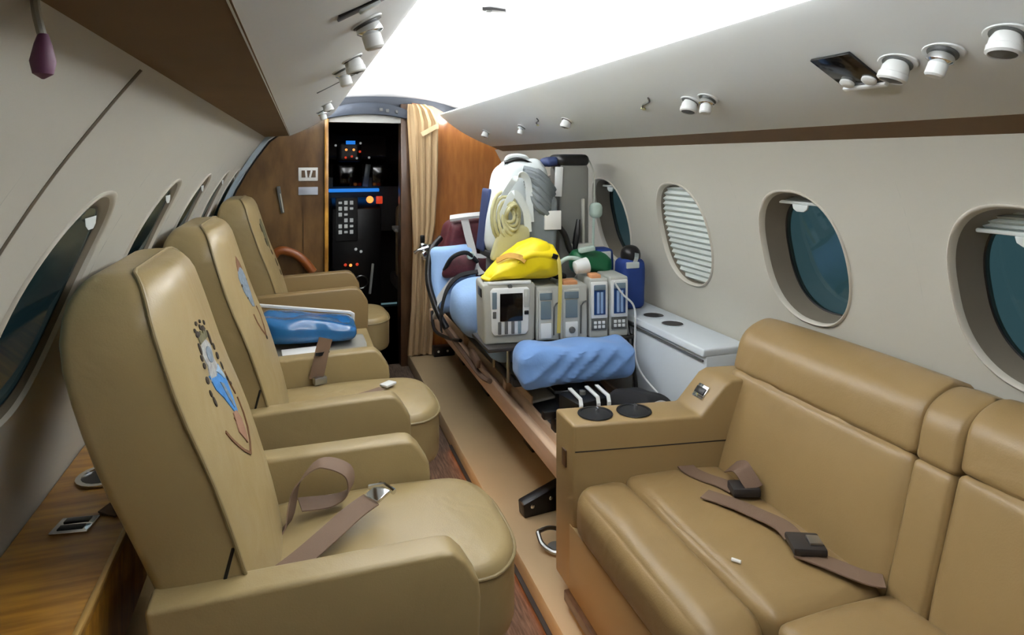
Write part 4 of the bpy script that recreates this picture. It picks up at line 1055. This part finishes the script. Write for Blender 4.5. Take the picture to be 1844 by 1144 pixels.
G().lathe([(.03, 0), (.03, .012), (.02, .016), (.001, .016)], (-.005, -.03, -.05), RX(90), 16).build('disc', 'chrome', t)
# black anchor with rivets at curtain foot
t = thing('floor_anchor', 'black riveted anchor block at the foot of the curtain', 'anchor', (.90, 4.15, .08))
G().box((0, 0, .03), (.14, .08, .06)).build('block', 'black', t, bevel=.006)
for x in (-.04, .02): G().lathe([(.008, 0), (.007, .004), (.001, .005)], (x, -.04, .035), RX(90), 10).build('rivet', 'whiteplastic', t)

# ------------------------------------------------------------------ cockpit beyond the doorway
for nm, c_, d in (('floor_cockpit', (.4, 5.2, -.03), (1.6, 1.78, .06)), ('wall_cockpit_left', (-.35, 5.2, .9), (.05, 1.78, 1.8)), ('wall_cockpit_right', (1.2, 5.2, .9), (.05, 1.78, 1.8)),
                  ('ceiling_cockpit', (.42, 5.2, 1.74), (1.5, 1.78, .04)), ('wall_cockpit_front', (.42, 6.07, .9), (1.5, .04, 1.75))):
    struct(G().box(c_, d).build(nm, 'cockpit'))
t = thing('overhead_console', 'dark overhead switch console with small lamps in the cockpit', 'console', (.42, 5.55, 1.335))
G().box((.03, 0, .14), (.50, .10, .20), RX(-18)).build('housing', 'cockpit', t, bevel=.02)
softbox((-.03, -.06, .10), (.20, .06, .18), .03, 10).build('gear_cluster', 'black', t)
G().box((-.02, -.098, .175), (.075, .008, .03), RZ(-6)).build('blue_display', 'glow_blue', t, bevel=.002)
for x, z, m in ((-.055, .115, 'glow_orange'), (.005, .115, 'glow_orange'), (-.01, .06, 'glow_red'), (.055, .10, 'glow_red'), (-.06, .05, 'glow_red'), (.03, .045, 'key'), (.13, .05, 'key'), (-.14, .15, 'key'), (.06, .17, 'key')):
    G().lathe([(.010, 0), (.010, .006), (.001, .008)], (x, -.095, z), RX(90), 10).build('lamp', m, t)
t = thing('instrument_panel', 'cockpit instrument panel with two black screens over a blue strip', 'instrument panel', (.45, 5.5, 0))
G().box((0, .06, .99), (.95, .10, .46)).build('panel', 'cockpit_panel', t, bevel=.01)
for x, w_ in ((-.07, .24), (.24, .22)): G().box((x, .003, 1.235), (w_, .02, .19)).build('screen', 'screen', t, bevel=.006)
G().box((.085, .003, 1.235), (.045, .018, .19), RY(8)).build('pale_pillar', 'lcd', t, bevel=.004)
G().box((-.02, -.02, 1.112), (.41, .04, .028)).build('blue_strip', 'glow_blue', t, bevel=.006)
t = thing('centre_pedestal', 'black cockpit centre pedestal with lit keys and throttle levers', 'pedestal', (.40, 5.30, 0))
G().prism([(-.10, .0), (-.10, .98), (.14, 1.06), (.22, .7), (.22, 0)], 'x', -.16, .22).build('body', 'black', t, bevel=.01)
G().box((-.05, -.115, .90), (.17, .03, .34)).build('key_panel', 'cockpit_panel', t, bevel=.004)
kk = 0
for r_ in range(6):
    for c_ in range(3):
        if (r_, c_) in ((2, 2), (3, 0)): continue
        G().box((-.10+.043*c_, -.133, 1.03-.046*r_), (.026, .008, .03 if (r_+c_) % 3 else .018)).build('key', 'key', t, bevel=.002)
G().lathe([(.028, 0), (.028, .02), (.018, .03), (.001, .03)], (.13, -.10, 1.05), RX(90), 14).build('lamp', 'glow_orange', t)
G().box((.205, -.10, 1.045), (.05, .02, .06)).build('lamp_block', 'glow_red', t, bevel=.004)
for x, z, m in ((.02, .66, 'key'), (.06, .64, 'key'), (-.06, .54, 'glow_red'), (-.02, .535, 'glow_orange'), (.03, .54, 'glow_red')):
    G().lathe([(.012, 0), (.010, .01), (.001, .012)], (x, -.12, z), RX(90), 10).build('knob', m, t)
G().tube([(.06+.05*math.cos(2*PI*k_/16), -.13, .40+.05*math.sin(2*PI*k_/16)) for k_ in range(16)], .006, 6, closed=True).build('trim_wheel', 'steel', t)
G().box((.14, -.12, .42), (.02, .02, .24), RY(6)).build('lever', 'palegrey', t, bevel=.004)
def pseat(x, y, label):
    t = thing('pilot_seat', label, 'seat', (x, y, 0))
    softbox((0, .0, .42), (.30, .34, .10), .03, 8).build('cushion', 'cockpit', t)
    softbox((0, -.17, .75), (.30, .09, .55), .04, 10).build('backrest', 'soffit', t)
    softbox((0, -.17, 1.09), (.19, .07, .12), .03, 8).build('headrest', 'cockpit_panel', t)
    G().box((0, .0, .18), (.20, .24, .36)).build('pedestal', 'cockpit', t, bevel=.01)
pseat(.84, 5.05, 'dark pilot seat at the right of the cockpit')
t = thing('galley_counter', 'small grey speckled counter on a dark cabinet in the doorway', 'counter', (.745, 4.47, 0))
G().box((.0, .03, .435), (.16, .20, .87)).build('cabinet', 'wood_dark', t, bevel=.004)
G().prism([(-.13, -.06), (-.10, -.09), (.10, -.10), (.10, .14), (-.12, .14)], 'z', .872, .897).build('top', 'marble', t, bevel=.005)
t = tag(G().lathe([(.02, 0), (.026, .02), (.026, .07), (.022, .08)], (.715, 4.44, .897), None, 16).build('paper_cup', 'tab'), 'small white cup on the grey speckled counter', 'cup')
